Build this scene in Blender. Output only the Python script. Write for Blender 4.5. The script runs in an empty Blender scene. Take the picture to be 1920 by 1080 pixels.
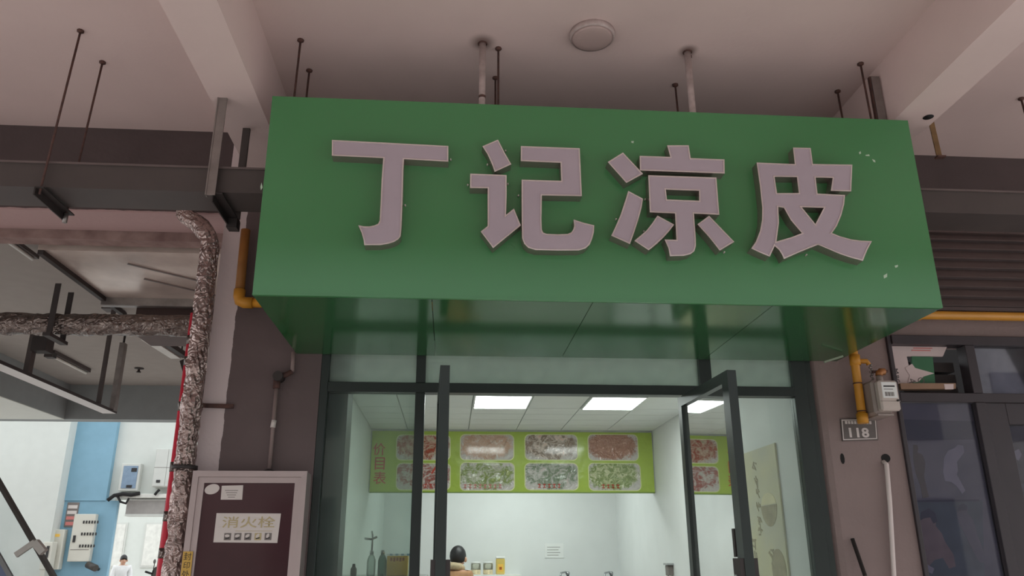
import bpy, math, random
from mathutils import Vector, Matrix, noise
from mathutils.geometry import tessellate_polygon
random.seed(7)
scene = bpy.context.scene
col = scene.collection

# ------------------------------------------------------------------ camera, sky, exposure
cam = bpy.data.cameras.new('camera')
cam.lens = 27.802; cam.sensor_width = 36.0; cam.clip_end = 300
cam_o = bpy.data.objects.new('camera', cam); col.objects.link(cam_o)
m4 = Matrix(((0.997182, -0.020280, -0.072229), (-0.074913, -0.321255, -0.944025), (-0.004059, 0.946775, -0.321869))).to_4x4(); m4.translation = (0, 0, 1.5)
cam_o.matrix_world = m4
scene.camera = cam_o
world = bpy.data.worlds.new('overcast_sky'); scene.world = world
world.use_nodes = True
bg = world.node_tree.nodes['Background']
bg.inputs[0].default_value = (0.93, 0.97, 1.0, 1); bg.inputs[1].default_value = 1.0
scene.view_settings.view_transform = 'Standard'
scene.view_settings.look = 'None'
scene.view_settings.gamma = 1.0
scene.view_settings.use_curve_mapping = False
scene.view_settings.exposure = 0.88

# ------------------------------------------------------------------ materials
def lin(c):
    r = []
    for v in c[:3]:
        v = v / 255.0
        r.append(v / 12.92 if v <= 0.04045 else ((v + 0.055) / 1.055) ** 2.4)
    return (r[0], r[1], r[2], 1.0)

def mat(name, rgb, rough=0.6, metal=0.0, vary=0.12, scale=6.0, bump=0.0, bscale=40.0, coat=0.0, rgb2=None, spec=0.5):
    m = bpy.data.materials.new(name); m.use_nodes = True
    nt = m.node_tree; N = nt.nodes; Lk = nt.links
    b = N['Principled BSDF']
    b.inputs['Roughness'].default_value = rough; b.inputs['Metallic'].default_value = metal
    b.inputs['Coat Weight'].default_value = coat; b.inputs['Coat Roughness'].default_value = 0.08
    b.inputs['Specular IOR Level'].default_value = spec
    tc = N.new('ShaderNodeTexCoord')
    nz = N.new('ShaderNodeTexNoise'); nz.inputs['Scale'].default_value = scale; nz.inputs['Detail'].default_value = 5
    Lk.new(tc.outputs['Object'], nz.inputs['Vector'])
    rp = N.new('ShaderNodeValToRGB')
    c = lin(rgb); c2 = lin(rgb2) if rgb2 else tuple(x * (1 - vary) for x in c[:3]) + (1,)
    c1 = c if rgb2 else tuple(min(1, x * (1 + vary)) for x in c[:3]) + (1,)
    rp.color_ramp.elements[0].position = 0.3; rp.color_ramp.elements[1].position = 0.7
    rp.color_ramp.elements[0].color = c2; rp.color_ramp.elements[1].color = c1
    Lk.new(nz.outputs['Fac'], rp.inputs['Fac']); Lk.new(rp.outputs['Color'], b.inputs['Base Color'])
    if bump:
        n2 = N.new('ShaderNodeTexNoise'); n2.inputs['Scale'].default_value = bscale; n2.inputs['Detail'].default_value = 4
        Lk.new(tc.outputs['Object'], n2.inputs['Vector'])
        bp = N.new('ShaderNodeBump'); bp.inputs['Strength'].default_value = bump; bp.inputs['Distance'].default_value = 0.02
        Lk.new(n2.outputs['Fac'], bp.inputs['Height']); Lk.new(bp.outputs['Normal'], b.inputs['Normal'])
    return m

def emis(name, rgb, strength):
    m = bpy.data.materials.new(name); m.use_nodes = True
    nt = m.node_tree; b = nt.nodes['Principled BSDF']
    b.inputs['Base Color'].default_value = lin(rgb)
    b.inputs['Emission Color'].default_value = lin(rgb); b.inputs['Emission Strength'].default_value = strength
    return m

def glass(name, tint=(247, 251, 249), haze=0.06, hazergb=(150, 160, 158), refl=1.0):
    m = bpy.data.materials.new(name); m.use_nodes = True
    nt = m.node_tree; N = nt.nodes; Lk = nt.links
    N.remove(N['Principled BSDF'])
    tr = N.new('ShaderNodeBsdfTransparent'); tr.inputs[0].default_value = lin(tint)
    gl = N.new('ShaderNodeBsdfGlossy'); gl.inputs['Roughness'].default_value = 0.02
    gl.inputs['Color'].default_value = (refl, refl, refl, 1)
    df = N.new('ShaderNodeBsdfDiffuse'); df.inputs[0].default_value = lin(hazergb)
    fr = N.new('ShaderNodeFresnel'); fr.inputs[0].default_value = 1.6
    tc = N.new('ShaderNodeTexCoord'); nz = N.new('ShaderNodeTexNoise'); nz.inputs['Scale'].default_value = 3
    Lk.new(tc.outputs['Object'], nz.inputs['Vector'])
    mu = N.new('ShaderNodeMath'); mu.operation = 'MULTIPLY'; mu.inputs[1].default_value = haze * 2
    Lk.new(nz.outputs['Fac'], mu.inputs[0])
    m1 = N.new('ShaderNodeMixShader'); Lk.new(fr.outputs[0], m1.inputs[0]); Lk.new(tr.outputs[0], m1.inputs[1]); Lk.new(gl.outputs[0], m1.inputs[2])
    tl = N.new('ShaderNodeBsdfTranslucent'); tl.inputs[0].default_value = lin(hazergb)
    hz = N.new('ShaderNodeMixShader'); hz.inputs[0].default_value = 0.55; Lk.new(df.outputs[0], hz.inputs[1]); Lk.new(tl.outputs[0], hz.inputs[2])
    m2 = N.new('ShaderNodeMixShader'); Lk.new(mu.outputs[0], m2.inputs[0]); Lk.new(m1.outputs[0], m2.inputs[1]); Lk.new(hz.outputs[0], m2.inputs[2])
    Lk.new(m2.outputs[0], N['Material Output'].inputs[0])
    return m

def foil_mat(name, rgb, dark):
    m = mat(name, rgb, rough=0.26, metal=0.8, rgb2=dark, scale=14, bump=0.0)
    nt = m.node_tree; N = nt.nodes; Lk = nt.links; b = N['Principled BSDF']
    tc = N.new('ShaderNodeTexCoord'); v = N.new('ShaderNodeTexVoronoi'); v.inputs['Scale'].default_value = 30
    v.feature = 'F1'
    n = N.new('ShaderNodeTexNoise'); n.inputs['Scale'].default_value = 9
    mx = N.new('ShaderNodeMix'); mx.data_type = 'VECTOR'; mx.inputs[0].default_value = 0.25
    Lk.new(tc.outputs['Object'], n.inputs['Vector'])
    Lk.new(tc.outputs['Object'], mx.inputs[4]); Lk.new(n.outputs['Color'], mx.inputs[5]); Lk.new(mx.outputs[1], v.inputs['Vector'])
    bp = N.new('ShaderNodeBump'); bp.inputs['Strength'].default_value = 0.6; bp.inputs['Distance'].default_value = 0.02
    Lk.new(v.outputs['Distance'], bp.inputs['Height']); Lk.new(bp.outputs['Normal'], b.inputs['Normal'])
    return m

def split_mat(name, axis, at, lo, hi, wob=0.02, scale=7, rough=0.75):
    """two paints meeting in a ragged brushed edge at object-space coordinate `at` along `axis`"""
    m = mat(name, hi, rough=rough, vary=0.1, scale=3, bump=0.15, bscale=25)
    nt = m.node_tree; N = nt.nodes; Lk = nt.links; b = N['Principled BSDF']
    old = b.inputs['Base Color'].links[0].from_socket
    tc = N.new('ShaderNodeTexCoord'); sx = N.new('ShaderNodeSeparateXYZ'); Lk.new(tc.outputs['Object'], sx.inputs[0])
    nz = N.new('ShaderNodeTexNoise'); nz.inputs['Scale'].default_value = scale; nz.inputs['Detail'].default_value = 6
    Lk.new(tc.outputs['Object'], nz.inputs['Vector'])
    ma = N.new('ShaderNodeMath'); ma.operation = 'MULTIPLY_ADD'; ma.inputs[1].default_value = wob * 2; ma.inputs[2].default_value = -wob
    Lk.new(nz.outputs['Fac'], ma.inputs[0])
    ad = N.new('ShaderNodeMath'); ad.operation = 'ADD'; Lk.new(sx.outputs['XYZ'.index(axis)], ad.inputs[0]); Lk.new(ma.outputs[0], ad.inputs[1])
    gt = N.new('ShaderNodeMath'); gt.operation = 'GREATER_THAN'; gt.inputs[1].default_value = at; Lk.new(ad.outputs[0], gt.inputs[0])
    mx = N.new('ShaderNodeMix'); mx.data_type = 'RGBA'; mx.inputs[6].default_value = lin(lo)
    Lk.new(gt.outputs[0], mx.inputs[0]); Lk.new(old, mx.inputs[7]); Lk.new(mx.outputs[2], b.inputs['Base Color'])
    return m

def food_mat(name, base, spots, scale=40, plate=None):
    """printed food photograph: flat print of a dish"""
    m = mat(name, base, rough=0.18, vary=0.1, scale=8, coat=0.5)
    nt = m.node_tree; N = nt.nodes; Lk = nt.links; b = N['Principled BSDF']
    tc = N.new('ShaderNodeTexCoord')
    nz = N.new('ShaderNodeTexNoise'); nz.inputs['Scale'].default_value = scale; nz.inputs['Detail'].default_value = 8; nz.inputs['Roughness'].default_value = 0.75
    nz.inputs['Distortion'].default_value = 1.2
    Lk.new(tc.outputs['Object'], nz.inputs['Vector'])
    rp = N.new('ShaderNodeValToRGB'); e = rp.color_ramp.elements
    cs = [base] + spots
    e[0].position = 0.30; e[0].color = lin(cs[0]); e[1].position = 0.70; e[1].color = lin(cs[-1])
    for i, c in enumerate(cs[1:-1]):
        x = e.new(0.30 + 0.4 * (i + 1) / (len(cs) - 1)); x.color = lin(c)
    Lk.new(nz.outputs['Fac'], rp.inputs['Fac'])
    # dish outline: an ellipse of food on the plate / table colour
    sx = N.new('ShaderNodeMapping'); sx.inputs['Scale'].default_value = (3.3, 1, 6.0); sx.inputs['Location'].default_value = (0.05, 0, -0.85)
    Lk.new(tc.outputs['Object'], sx.inputs['Vector'])
    gr = N.new('ShaderNodeVectorMath'); gr.operation = 'LENGTH'; Lk.new(sx.outputs[0], gr.inputs[0])
    n2 = N.new('ShaderNodeMath'); n2.operation = 'MULTIPLY_ADD'; n2.inputs[1].default_value = 1.1; Lk.new(nz.outputs['Fac'], n2.inputs[0]); Lk.new(gr.outputs['Value'], n2.inputs[2])
    lt = N.new('ShaderNodeMapRange'); lt.inputs['From Min'].default_value = 1.3; lt.inputs['From Max'].default_value = 1.5
    Lk.new(n2.outputs[0], lt.inputs['Value'])
    mx = N.new('ShaderNodeMix'); mx.data_type = 'RGBA'; mx.inputs[7].default_value = lin(plate or (205, 200, 196))
    Lk.new(lt.outputs['Result'], mx.inputs[0]); Lk.new(rp.outputs['Color'], mx.inputs[6]); Lk.new(mx.outputs[2], b.inputs['Base Color'])
    n3 = N.new('ShaderNodeTexNoise'); n3.inputs['Scale'].default_value = 9; n3.inputs['Distortion'].default_value = 1.5; Lk.new(tc.outputs['Object'], n3.inputs['Vector'])
    bp = N.new('ShaderNodeBump'); bp.inputs['Strength'].default_value = 0.8; bp.inputs['Distance'].default_value = 0.04
    Lk.new(n3.outputs['Fac'], bp.inputs['Height']); Lk.new(bp.outputs['Normal'], b.inputs['Normal'])
    return m

M = {}
M['plaster'] = mat('pinkish_plaster', (226, 204, 200), 0.85, vary=0.05, scale=1.5, bump=0.05)
M['plaster_pink'] = mat('raw_pink_plaster', (186, 158, 156), 0.85, vary=0.12, scale=4, bump=0.1)
M['facade'] = mat('grey_brown_facade', (128, 122, 118), 0.8)
M['paving'] = mat('pale_paving', (208, 200, 194), 0.8, vary=0.12)
M['dark_paint'] = mat('dark_brown_wall_paint', (86, 74, 74), 0.7, vary=0.12, scale=2.5, bump=0.2)
M['column_paint'] = mat('grey_brown_column_paint', (142, 124, 121), 0.7, vary=0.08, scale=2.5, bump=0.2)
M['tray'] = mat('charcoal_tray_paint', (78, 70, 68), 0.55, vary=0.12, scale=3)
M['rust'] = mat('rusty_steel', (98, 66, 58), 0.75, rgb2=(66, 48, 46), scale=30)
M['black_iron'] = mat('black_angle_iron', (52, 46, 45), 0.6)
M['galv'] = mat('galvanised_steel', (150, 145, 142), 0.42, 0.8, vary=0.2, scale=10)
M['white_paint_pipe'] = mat('chipped_white_pipe_paint', (205, 190, 188), 0.55, rgb2=(176, 160, 156), scale=25)
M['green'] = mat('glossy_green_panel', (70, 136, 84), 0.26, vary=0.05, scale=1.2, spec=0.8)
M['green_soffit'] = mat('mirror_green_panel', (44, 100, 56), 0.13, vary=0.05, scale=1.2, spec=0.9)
M['letter_face'] = mat('lilac_acrylic', (184, 170, 180), 0.3, vary=0.03)
M['letter_trim'] = mat('pale_trim_edge', (226, 216, 214), 0.2, 0.5, vary=0.03)
M['letter_side'] = mat('brushed_letter_return', (165, 150, 146), 0.25, 0.75, vary=0.08)
M['chip'] = mat('pale_green_scratch', (190, 215, 190), 0.6)
M['frame'] = mat('dark_green_grey_aluminium', (50, 58, 56), 0.35, 0.2, vary=0.06)
M['frame2'] = mat('charcoal_window_aluminium', (64, 58, 62), 0.45, 0.1, vary=0.08)
M['glass'] = glass('shop_glass', haze=0.10, hazergb=(195, 203, 198))
M['glass_left'] = glass('tinted_shop_glass', tint=(226, 235, 230), haze=0.13, hazergb=(176, 190, 182))
M['glass_transom'] = glass('glow_haze_transom_glass', tint=(228, 236, 232), haze=0.45, hazergb=(212, 228, 220))  # heavy haze stands in for the glow of the shop lights
M['glass_dim'] = glass('dusty_glass', tint=(240, 241, 247), haze=0.06, hazergb=(150, 148, 160))
M['white_wall'] = mat('white_shop_wall', (232, 235, 234), 0.5, vary=0.02, scale=4)
M['tile'] = mat('white_ceiling_tile', (226, 230, 228), 0.6, vary=0.02)
M['grid'] = mat('grey_ceiling_grid', (176, 182, 178), 0.6)
M['kitchen_light'] = emis('lit_kitchen_panel', (245, 255, 250), 4.8)
M['panel_light'] = emis('lit_panel', (245, 255, 250), 9.0)
M['lime'] = mat('lime_banner_vinyl', (172, 196, 84), 0.25, vary=0.06, scale=2, coat=0.5, bump=0.5, bscale=5)
M['red_print'] = mat('red_print', (196, 62, 40), 0.4)
M['pink_print'] = mat('pink_caption_print', (214, 130, 125), 0.4)
M['photo_rim'] = mat('pale_photo_border', (222, 228, 170), 0.3)
M['alu'] = mat('champagne_aluminium', (188, 172, 170), 0.35, 0.35, vary=0.06, scale=5)
M['hyd_door'] = mat('dark_red_lacquer_glass', (70, 42, 46), 0.10, vary=0.2, scale=2, coat=0.6)
M['paper'] = mat('off_white_paper', (214, 205, 200), 0.6, vary=0.04)
M['paper_white'] = mat('white_paper', (240, 242, 240), 0.6, vary=0.02)
M['gold_print'] = mat('pale_gold_print', (188, 172, 132), 0.5)
M['grey_print'] = mat('grey_print', (120, 112, 108), 0.6)
M['black_print'] = mat('black_print', (40, 38, 38), 0.6)
M['yellow_tape'] = mat('yellow_seal_tape', (205, 165, 78), 0.5)
M['gas'] = mat('yellow_gas_paint', (205, 142, 42), 0.45, vary=0.1, scale=8)
M['meter'] = mat('cream_meter_plastic', (205, 192, 184), 0.45, vary=0.03)
M['meter_body'] = mat('grey_meter_casting', (160, 146, 140), 0.5)
M['plate'] = mat('grey_enamel_plate', (104, 96, 93), 0.5)
M['plate_ink'] = mat('pale_plate_ink', (212, 202, 198), 0.5)
M['white_plastic'] = mat('white_conduit_plastic', (225, 212, 208), 0.45, vary=0.03)
M['black'] = mat('matt_black', (22, 20, 20), 0.8)
M['foil'] = foil_mat('crinkled_foil', (186, 166, 160), (140, 122, 118))
M['foil_dark'] = foil_mat('dusty_crinkled_foil', (150, 138, 132), (98, 88, 84))
M['duct'] = mat('galvanised_duct_sheet', (238, 224, 214), 0.3, 0.45, rgb2=(200, 184, 174), scale=3, bump=0.15, bscale=6)
M['red'] = mat('red_pipe_paint', (205, 38, 62), 0.5)
M['hall_ceiling'] = mat('hall_ceiling_paint', (152, 146, 140), 0.85, vary=0.04)
M['hall_beam'] = mat('grey_hall_beam_paint', (142, 148, 148), 0.8, vary=0.04)
M['white_far'] = mat('white_far_wall', (204, 208, 202), 0.8, vary=0.02)
M['blue'] = mat('light_blue_wall_paint', (126, 166, 186), 0.7, vary=0.04)
M['panel_grey'] = mat('light_grey_panel_box', (198, 200, 194), 0.5, vary=0.03)
M['panel_blue'] = mat('blue_grey_meter_glass', (128, 148, 168), 0.2, vary=0.1, scale=12)
M['cream_box'] = mat('cream_metal_cabinet', (206, 204, 192), 0.5, vary=0.03)
M['shutter'] = mat('grey_roller_shutter', (150, 146, 142), 0.6)
M['handrail'] = mat('dark_handrail', (62, 58, 54), 0.4)
M['skirt'] = mat('blue_grey_steel_skirt', (112, 126, 156), 0.4, 0.1, vary=0.2)
M['glass_hall'] = glass('balustrade_glass', tint=(248, 250, 250), haze=0.05, hazergb=(220, 228, 230))
M['tube_off'] = mat('pale_tube_cover', (215, 215, 208), 0.4)
M['tube_on'] = emis('lit_tube', (235, 245, 240), 1.2)
M['skin'] = mat('skin', (205, 160, 135), 0.5, vary=0.04)
M['hair'] = mat('black_hair', (30, 28, 30), 0.45, vary=0.2, scale=30)
M['tan_coat'] = mat('tan_coat', (176, 132, 96), 0.8, vary=0.1, scale=20)
M['collar'] = mat('ribbed_beige_collar', (190, 172, 140), 0.85, vary=0.15, scale=40)
M['trousers'] = mat('dark_trousers', (50, 50, 58), 0.8)
M['white_jacket'] = mat('white_jacket', (225, 225, 225), 0.7)
M['jar_glass'] = glass('jar_glass', tint=(248, 248, 240), haze=0.25, hazergb=(215, 215, 200))
M['grain'] = mat('dry_goods', (224, 208, 170), 0.8, vary=0.3, scale=60)
M['yellow_box'] = mat('yellow_carton', (244, 196, 88), 0.5, vary=0.04)
M['orange_print'] = mat('orange_print', (176, 92, 40), 0.5)
M['bottle_clear'] = glass('clear_bottle_glass', tint=(226, 234, 230), haze=0.25, hazergb=(216, 226, 222))
M['bottle_green'] = glass('green_bottle_glass', tint=(150, 186, 176), haze=0.3, hazergb=(130, 160, 152))
M['steel'] = mat('stainless_steel', (180, 182, 184), 0.22, 0.9)
M['carton'] = mat('white_printed_carton', (214, 196, 194), 0.6, vary=0.04)
M['carton_green'] = mat('green_carton_print', (58, 112, 78), 0.6)
M['cardboard'] = mat('brown_cardboard', (150, 120, 98), 0.75)
M['louvre'] = mat('dark_brown_louvre', (88, 74, 72), 0.5, vary=0.08)
M['poster_dim'] = mat('faded_blue_grey_print', (132, 125, 138), 0.5, rgb2=(100, 102, 118), scale=5)
M['poster_dark'] = mat('dark_blue_print', (88, 86, 104), 0.5, rgb2=(72, 78, 94), scale=6)
M['poster_brown'] = mat('faded_brown_print', (88, 74, 70), 0.5, vary=0.2, scale=14)
M['poster_pale'] = mat('pale_violet_print', (168, 161, 175), 0.5, vary=0.1, scale=14)
M['poster_teal'] = mat('faded_teal_print', (94, 108, 118), 0.5, vary=0.2, scale=9)
M['poster_skin'] = mat('faded_rose_print', (148, 126, 126), 0.5, vary=0.15, scale=14)
M['poster_cream'] = mat('cream_wall_poster', (224, 216, 172), 0.5, rgb2=(206, 202, 184), scale=3)
M['ink_wash'] = mat('brown_ink_print', (168, 156, 122), 0.6, vary=0.2, scale=20)

# ------------------------------------------------------------------ geometry helpers
class MB:
    """collects geometry in world metres; build() links it as one mesh object whose origin is its base"""
    def __init__(s): s.v = []; s.f = []; s.sm = []
    def add(s, vs, fs, smooth=False):
        o = len(s.v); s.v += [tuple(v) for v in vs]
        for f in fs: s.f.append(tuple(i + o for i in f)); s.sm.append(smooth)
        return s
    def box(s, x0, x1, y0, y1, z0, z1):
        return s.add([(x0,y0,z0),(x1,y0,z0),(x1,y1,z0),(x0,y1,z0),(x0,y0,z1),(x1,y0,z1),(x1,y1,z1),(x0,y1,z1)],
                     [(0,3,2,1),(4,5,6,7),(0,1,5,4),(1,2,6,5),(2,3,7,6),(3,0,4,7)])
    def bbox(s, x0, x1, y0, y1, z0, z1, b=0.004):
        """box with chamfered edges"""
        X = (x0, x1); Yv = (y0, y1); Zv = (z0, z1); vs = []; idx = {}
        for i in (0,1):
            for j in (0,1):
                for k in (0,1):
                    c = (X[i], Yv[j], Zv[k]); d = ((1,-1)[i]*b, (1,-1)[j]*b, (1,-1)[k]*b)
                    for a in range(3):
                        p = [c[t] + (d[t] if t != a else 0) for t in range(3)]
                        idx[(i,j,k,a)] = len(vs); vs.append(p)
        fs = []
        for i in (0,1):
            q = [(i,0,0,0),(i,1,0,0),(i,1,1,0),(i,0,1,0)]; fs.append([idx[t] for t in (q if i else q[::-1])])
            q = [(0,i,0,1),(1,i,0,1),(1,i,1,1),(0,i,1,1)]; fs.append([idx[t] for t in (q[::-1] if i else q)])
            q = [(0,0,i,2),(1,0,i,2),(1,1,i,2),(0,1,i,2)]; fs.append([idx[t] for t in (q if i else q[::-1])])
        for j in (0,1):
            for k in (0,1):
                fs.append([idx[(0,j,k,1)], idx[(1,j,k,1)], idx[(1,j,k,2)], idx[(0,j,k,2)]])
                fs.append([idx[(j,0,k,0)], idx[(j,1,k,0)], idx[(j,1,k,2)], idx[(j,0,k,2)]])
                fs.append([idx[(j,k,0,0)], idx[(j,k,1,0)], idx[(j,k,1,1)], idx[(j,k,0,1)]])
        for i in (0,1):
            for j in (0,1):
                for k in (0,1): fs.append([idx[(i,j,k,a)] for a in range(3)])
        return s.add(vs, fs)
    def bar(s, p, q, w, h, up=(0,0,1)):
        """rectangular bar from p to q, w across, h along up"""
        p = Vector(p); q = Vector(q); d = (q - p).normalized(); u = Vector(up)
        if abs(d.dot(u)) > 0.98: u = Vector((0,1,0))
        a = d.cross(u).normalized(); u = a.cross(d).normalized(); a = a * w / 2; u = u * h / 2
        vs = [p-a-u, p+a-u, p+a+u, p-a+u, q-a-u, q+a-u, q+a+u, q-a+u]
        return s.add(vs, [(0,3,2,1),(4,5,6,7),(0,1,5,4),(1,2,6,5),(2,3,7,6),(3,0,4,7)])
    def tube(s, pts, r, n=12, jitter=0.0, caps=True):
        pts = [Vector(p) for p in pts]; rings = []; vs = []; fs = []
        rr = r if isinstance(r, (list, tuple)) else [r] * len(pts)
        t0 = (pts[1] - pts[0]).normalized(); ref = Vector((0,0,1)) if abs(t0.z) < 0.9 else Vector((1,0,0))
        for i, p in enumerate(pts):
            t = (pts[min(i+1, len(pts)-1)] - pts[max(i-1, 0)]).normalized()
            a = t.cross(ref).normalized(); b = a.cross(t).normalized(); ref = b
            for k in range(n):
                w = 2 * math.pi * k / n
                j = 1 + (random.uniform(-jitter, jitter) if jitter else 0)
                vs.append(p + (a * math.cos(w) + b * math.sin(w)) * rr[i] * j)
        for i in range(len(pts) - 1):
            for k in range(n):
                k2 = (k + 1) % n
                fs.append((i*n+k, i*n+k2, (i+1)*n+k2, (i+1)*n+k))
        s.add(vs, fs, jitter == 0)
        if caps:
            o = len(s.v) - len(vs)
            s.f.append(tuple(o + k for k in range(n))[::-1]); s.sm.append(False)
            s.f.append(tuple(o + (len(pts)-1)*n + k for k in range(n))); s.sm.append(False)
        return s
    def lathe(s, c, prof, n=20):
        vs = []; fs = []
        for r, z in prof:
            for k in range(n):
                w = 2*math.pi*k/n; vs.append((c[0]+r*math.cos(w), c[1]+r*math.sin(w), c[2]+z))
        for i in range(len(prof)-1):
            for k in range(n):
                k2 = (k+1) % n; fs.append((i*n+k, i*n+k2, (i+1)*n+k2, (i+1)*n+k))
        fs.append(tuple(range(n))[::-1]); fs.append(tuple((len(prof)-1)*n+k for k in range(n)))
        return s.add(vs, fs, True)
    def ball(s, c, r, n=10):
        rx, ry, rz = (r, r, r) if not isinstance(r, (tuple, list)) else r
        vs = [(c[0], c[1], c[2]-rz)]; fs = []
        for i in range(1, n):
            t = math.pi*i/n - math.pi/2
            for k in range(n*2):
                w = math.pi*k/n; vs.append((c[0]+rx*math.cos(t)*math.cos(w), c[1]+ry*math.cos(t)*math.sin(w), c[2]+rz*math.sin(t)))
        vs.append((c[0], c[1], c[2]+rz)); m = n*2
        for k in range(m):
            fs.append((0, 1+(k+1) % m, 1+k)); fs.append((len(vs)-1, 1+(n-2)*m+k, 1+(n-2)*m+(k+1) % m))
        for i in range(n-2):
            for k in range(m): fs.append((1+i*m+k, 1+i*m+(k+1) % m, 1+(i+1)*m+(k+1) % m, 1+(i+1)*m+k))
        return s.add(vs, fs, True)
    def prism(s, loops, y0, y1, sides=True, back=True):
        """outline(s) in x,z; first the outer loop, then holes; front at y0 facing -y, back at y1"""
        flat = [p for L in loops for p in L]; n = len(flat)
        tris = tessellate_polygon([[Vector((x, z, 0)) for x, z in L] for L in loops])
        vs = [(x, y0, z) for x, z in flat] + [(x, y1, z) for x, z in flat]; fs = []
        for t in tris:
            a, b, c = (flat[i] for i in t)
            cr = (b[0]-a[0])*(c[1]-a[1]) - (b[1]-a[1])*(c[0]-a[0])
            t = tuple(t) if cr > 0 else tuple(t)[::-1]
            fs.append(t)
            if back: fs.append(tuple(i + n for i in t)[::-1])
        if sides:
            o = 0
            for L in loops:
                for i in range(len(L)):
                    j = (i+1) % len(L); fs.append((o+i, o+i+n, o+j+n, o+j))
                o += len(L)
        return s.add(vs, fs)
    def build(s, name, m, parent=None, keep=None):
        xs = [v[0] for v in s.v]; ys = [v[1] for v in s.v]; zs = [v[2] for v in s.v]
        o = Vector(keep) if keep else Vector(((min(xs)+max(xs))/2, (min(ys)+max(ys))/2, min(zs)))
        me = bpy.data.meshes.new(name)
        me.from_pydata([(v[0]-o.x, v[1]-o.y, v[2]-o.z) for v in s.v], [], s.f)
        me.polygons.foreach_set('use_smooth', s.sm); me.materials.append(M[m] if isinstance(m, str) else m); me.update()
        return link(name, me, o, parent)

WORLD = {}
def link(name, me, o, parent=None):
    ob = bpy.data.objects.new(name, me); col.objects.link(ob)
    o = Vector(o); WORLD[ob.name] = o
    if parent: ob.parent = parent; ob.location = o - WORLD[parent.name]
    else: ob.location = o
    return ob
def tag(o, label, cat=None, group=None, kind=None):
    o['label'] = label
    if cat: o['category'] = cat
    if group: o['group'] = group
    if kind: o['kind'] = kind
    return o
def thing(name, loc, label, cat=None, group=None, kind=None):
    return tag(link(name, None, loc), label, cat, group, kind)
def B(name, x0, x1, y0, y1, z0, z1, m, parent=None, bev=0.0):
    b = MB(); (b.bbox(x0,x1,y0,y1,z0,z1,bev) if bev else b.box(x0,x1,y0,y1,z0,z1)); return b.build(name, m, parent)
def struct(o, label, cat=None): return tag(o, label, cat, kind='structure')

def text(s, name, c, h, m, parent=None, rot=0.0, width=None, bold=0.0):
    """flat lettering on a plane facing -y, centred at c, h tall"""
    cu = bpy.data.curves.new(name, 'FONT'); cu.body = s; cu.offset = bold; cu.resolution_u = 3
    t = bpy.data.objects.new(name, cu); col.objects.link(t)
    dg = bpy.context.evaluated_depsgraph_get(); me = bpy.data.meshes.new_from_object(t.evaluated_get(dg))
    bpy.data.objects.remove(t); bpy.data.curves.remove(cu)
    vs = [v.co for v in me.vertices]
    x0 = min(v.x for v in vs); x1 = max(v.x for v in vs); y0 = min(v.y for v in vs); y1 = max(v.y for v in vs)
    k = h / (y1-y0); kx = width / (x1-x0) if width else k
    ca, sa = math.cos(rot), math.sin(rot)
    for v in me.vertices:
        X = (v.co.x-(x0+x1)/2)*kx; Z = (v.co.y-(y0+y1)/2)*k
        v.co = (X*ca - Z*sa, 0, X*sa + Z*ca)
    me.materials.clear(); me.materials.append(M[m] if isinstance(m, str) else m); me.name = name
    return link(name, me, c, parent)

def inset(loop, d):
    n = len(loop); out = []
    for i in range(n):
        p = Vector(loop[i-1]); c = Vector(loop[i]); q = Vector(loop[(i+1) % n])
        a = (c-p).normalized(); b = (q-c).normalized()
        na = Vector((-a.y, a.x)); nb = Vector((-b.y, b.x)); m = na + nb
        m = m / max(0.35, m.dot(na)) if m.length > 1e-6 else na
        out.append(tuple(c + m * d))
    return out
def area(L): return sum(L[i-1][0]*L[i][1]-L[i][0]*L[i-1][1] for i in range(len(L)))/2
def rrect(x0, x1, z0, z1, r, n=4):
    L = []
    for cx, cz, a0 in ((x1-r, z0+r, -90), (x1-r, z1-r, 0), (x0+r, z1-r, 90), (x0+r, z0+r, 180)):
        for i in range(n+1):
            a = math.radians(a0 + 90*i/n); L.append((cx+r*math.cos(a), cz+r*math.sin(a)))
    return L
def ellipse(cx, cz, rx, rz, n=20, tilt=0.0):
    ct, st = math.cos(tilt), math.sin(tilt); L = []
    for i in range(n):
        a = 2*math.pi*i/n; x = rx*math.cos(a); z = rz*math.sin(a); L.append((cx+x*ct-z*st, cz+x*st+z*ct))
    return L

# ================================================================== THE SETTING
W = 4.4; ZC = 3.97
# ceiling with two rust stains round the sign's hanger tubes
def ceiling_material():
    m = mat('stained_plaster_ceiling', (226, 204, 200), 0.85, vary=0.05, scale=1.5, bump=0.05)
    nt = m.node_tree; N = nt.nodes; Lk = nt.links; b = N['Principled BSDF']
    prev = b.inputs['Base Color'].links[0].from_socket
    tc = N.new('ShaderNodeTexCoord')
    for (x, y, r) in ((0.116, 3.395, 0.085), (1.176, 3.393, 0.065)):
        d = N.new('ShaderNodeVectorMath'); d.operation = 'DISTANCE'; d.inputs[1].default_value = (x+2.0, y-1.6, 0.0)
        Lk.new(tc.outputs['Object'], d.inputs[0])
        mr = N.new('ShaderNodeMapRange'); mr.interpolation_type = 'SMOOTHSTEP'
        mr.inputs['From Min'].default_value = 0.015; mr.inputs['From Max'].default_value = r
        mr.inputs['To Min'].default_value = 0.75; mr.inputs['To Max'].default_value = 0.0
        Lk.new(d.outputs['Value'], mr.inputs['Value'])
        mx = N.new('ShaderNodeMix'); mx.data_type = 'RGBA'; mx.inputs[7].default_value = lin((88, 62, 52))
        Lk.new(mr.outputs['Result'], mx.inputs[0]); Lk.new(prev, mx.inputs[6]); prev = mx.outputs[2]
    Lk.new(prev, b.inputs['Base Color'])
    return m
cb = MB().box(-14, 10, 0.9, W, ZC, ZC+0.15).build('ceiling', ceiling_material(), keep=(-2.0, 1.6, ZC))
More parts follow.
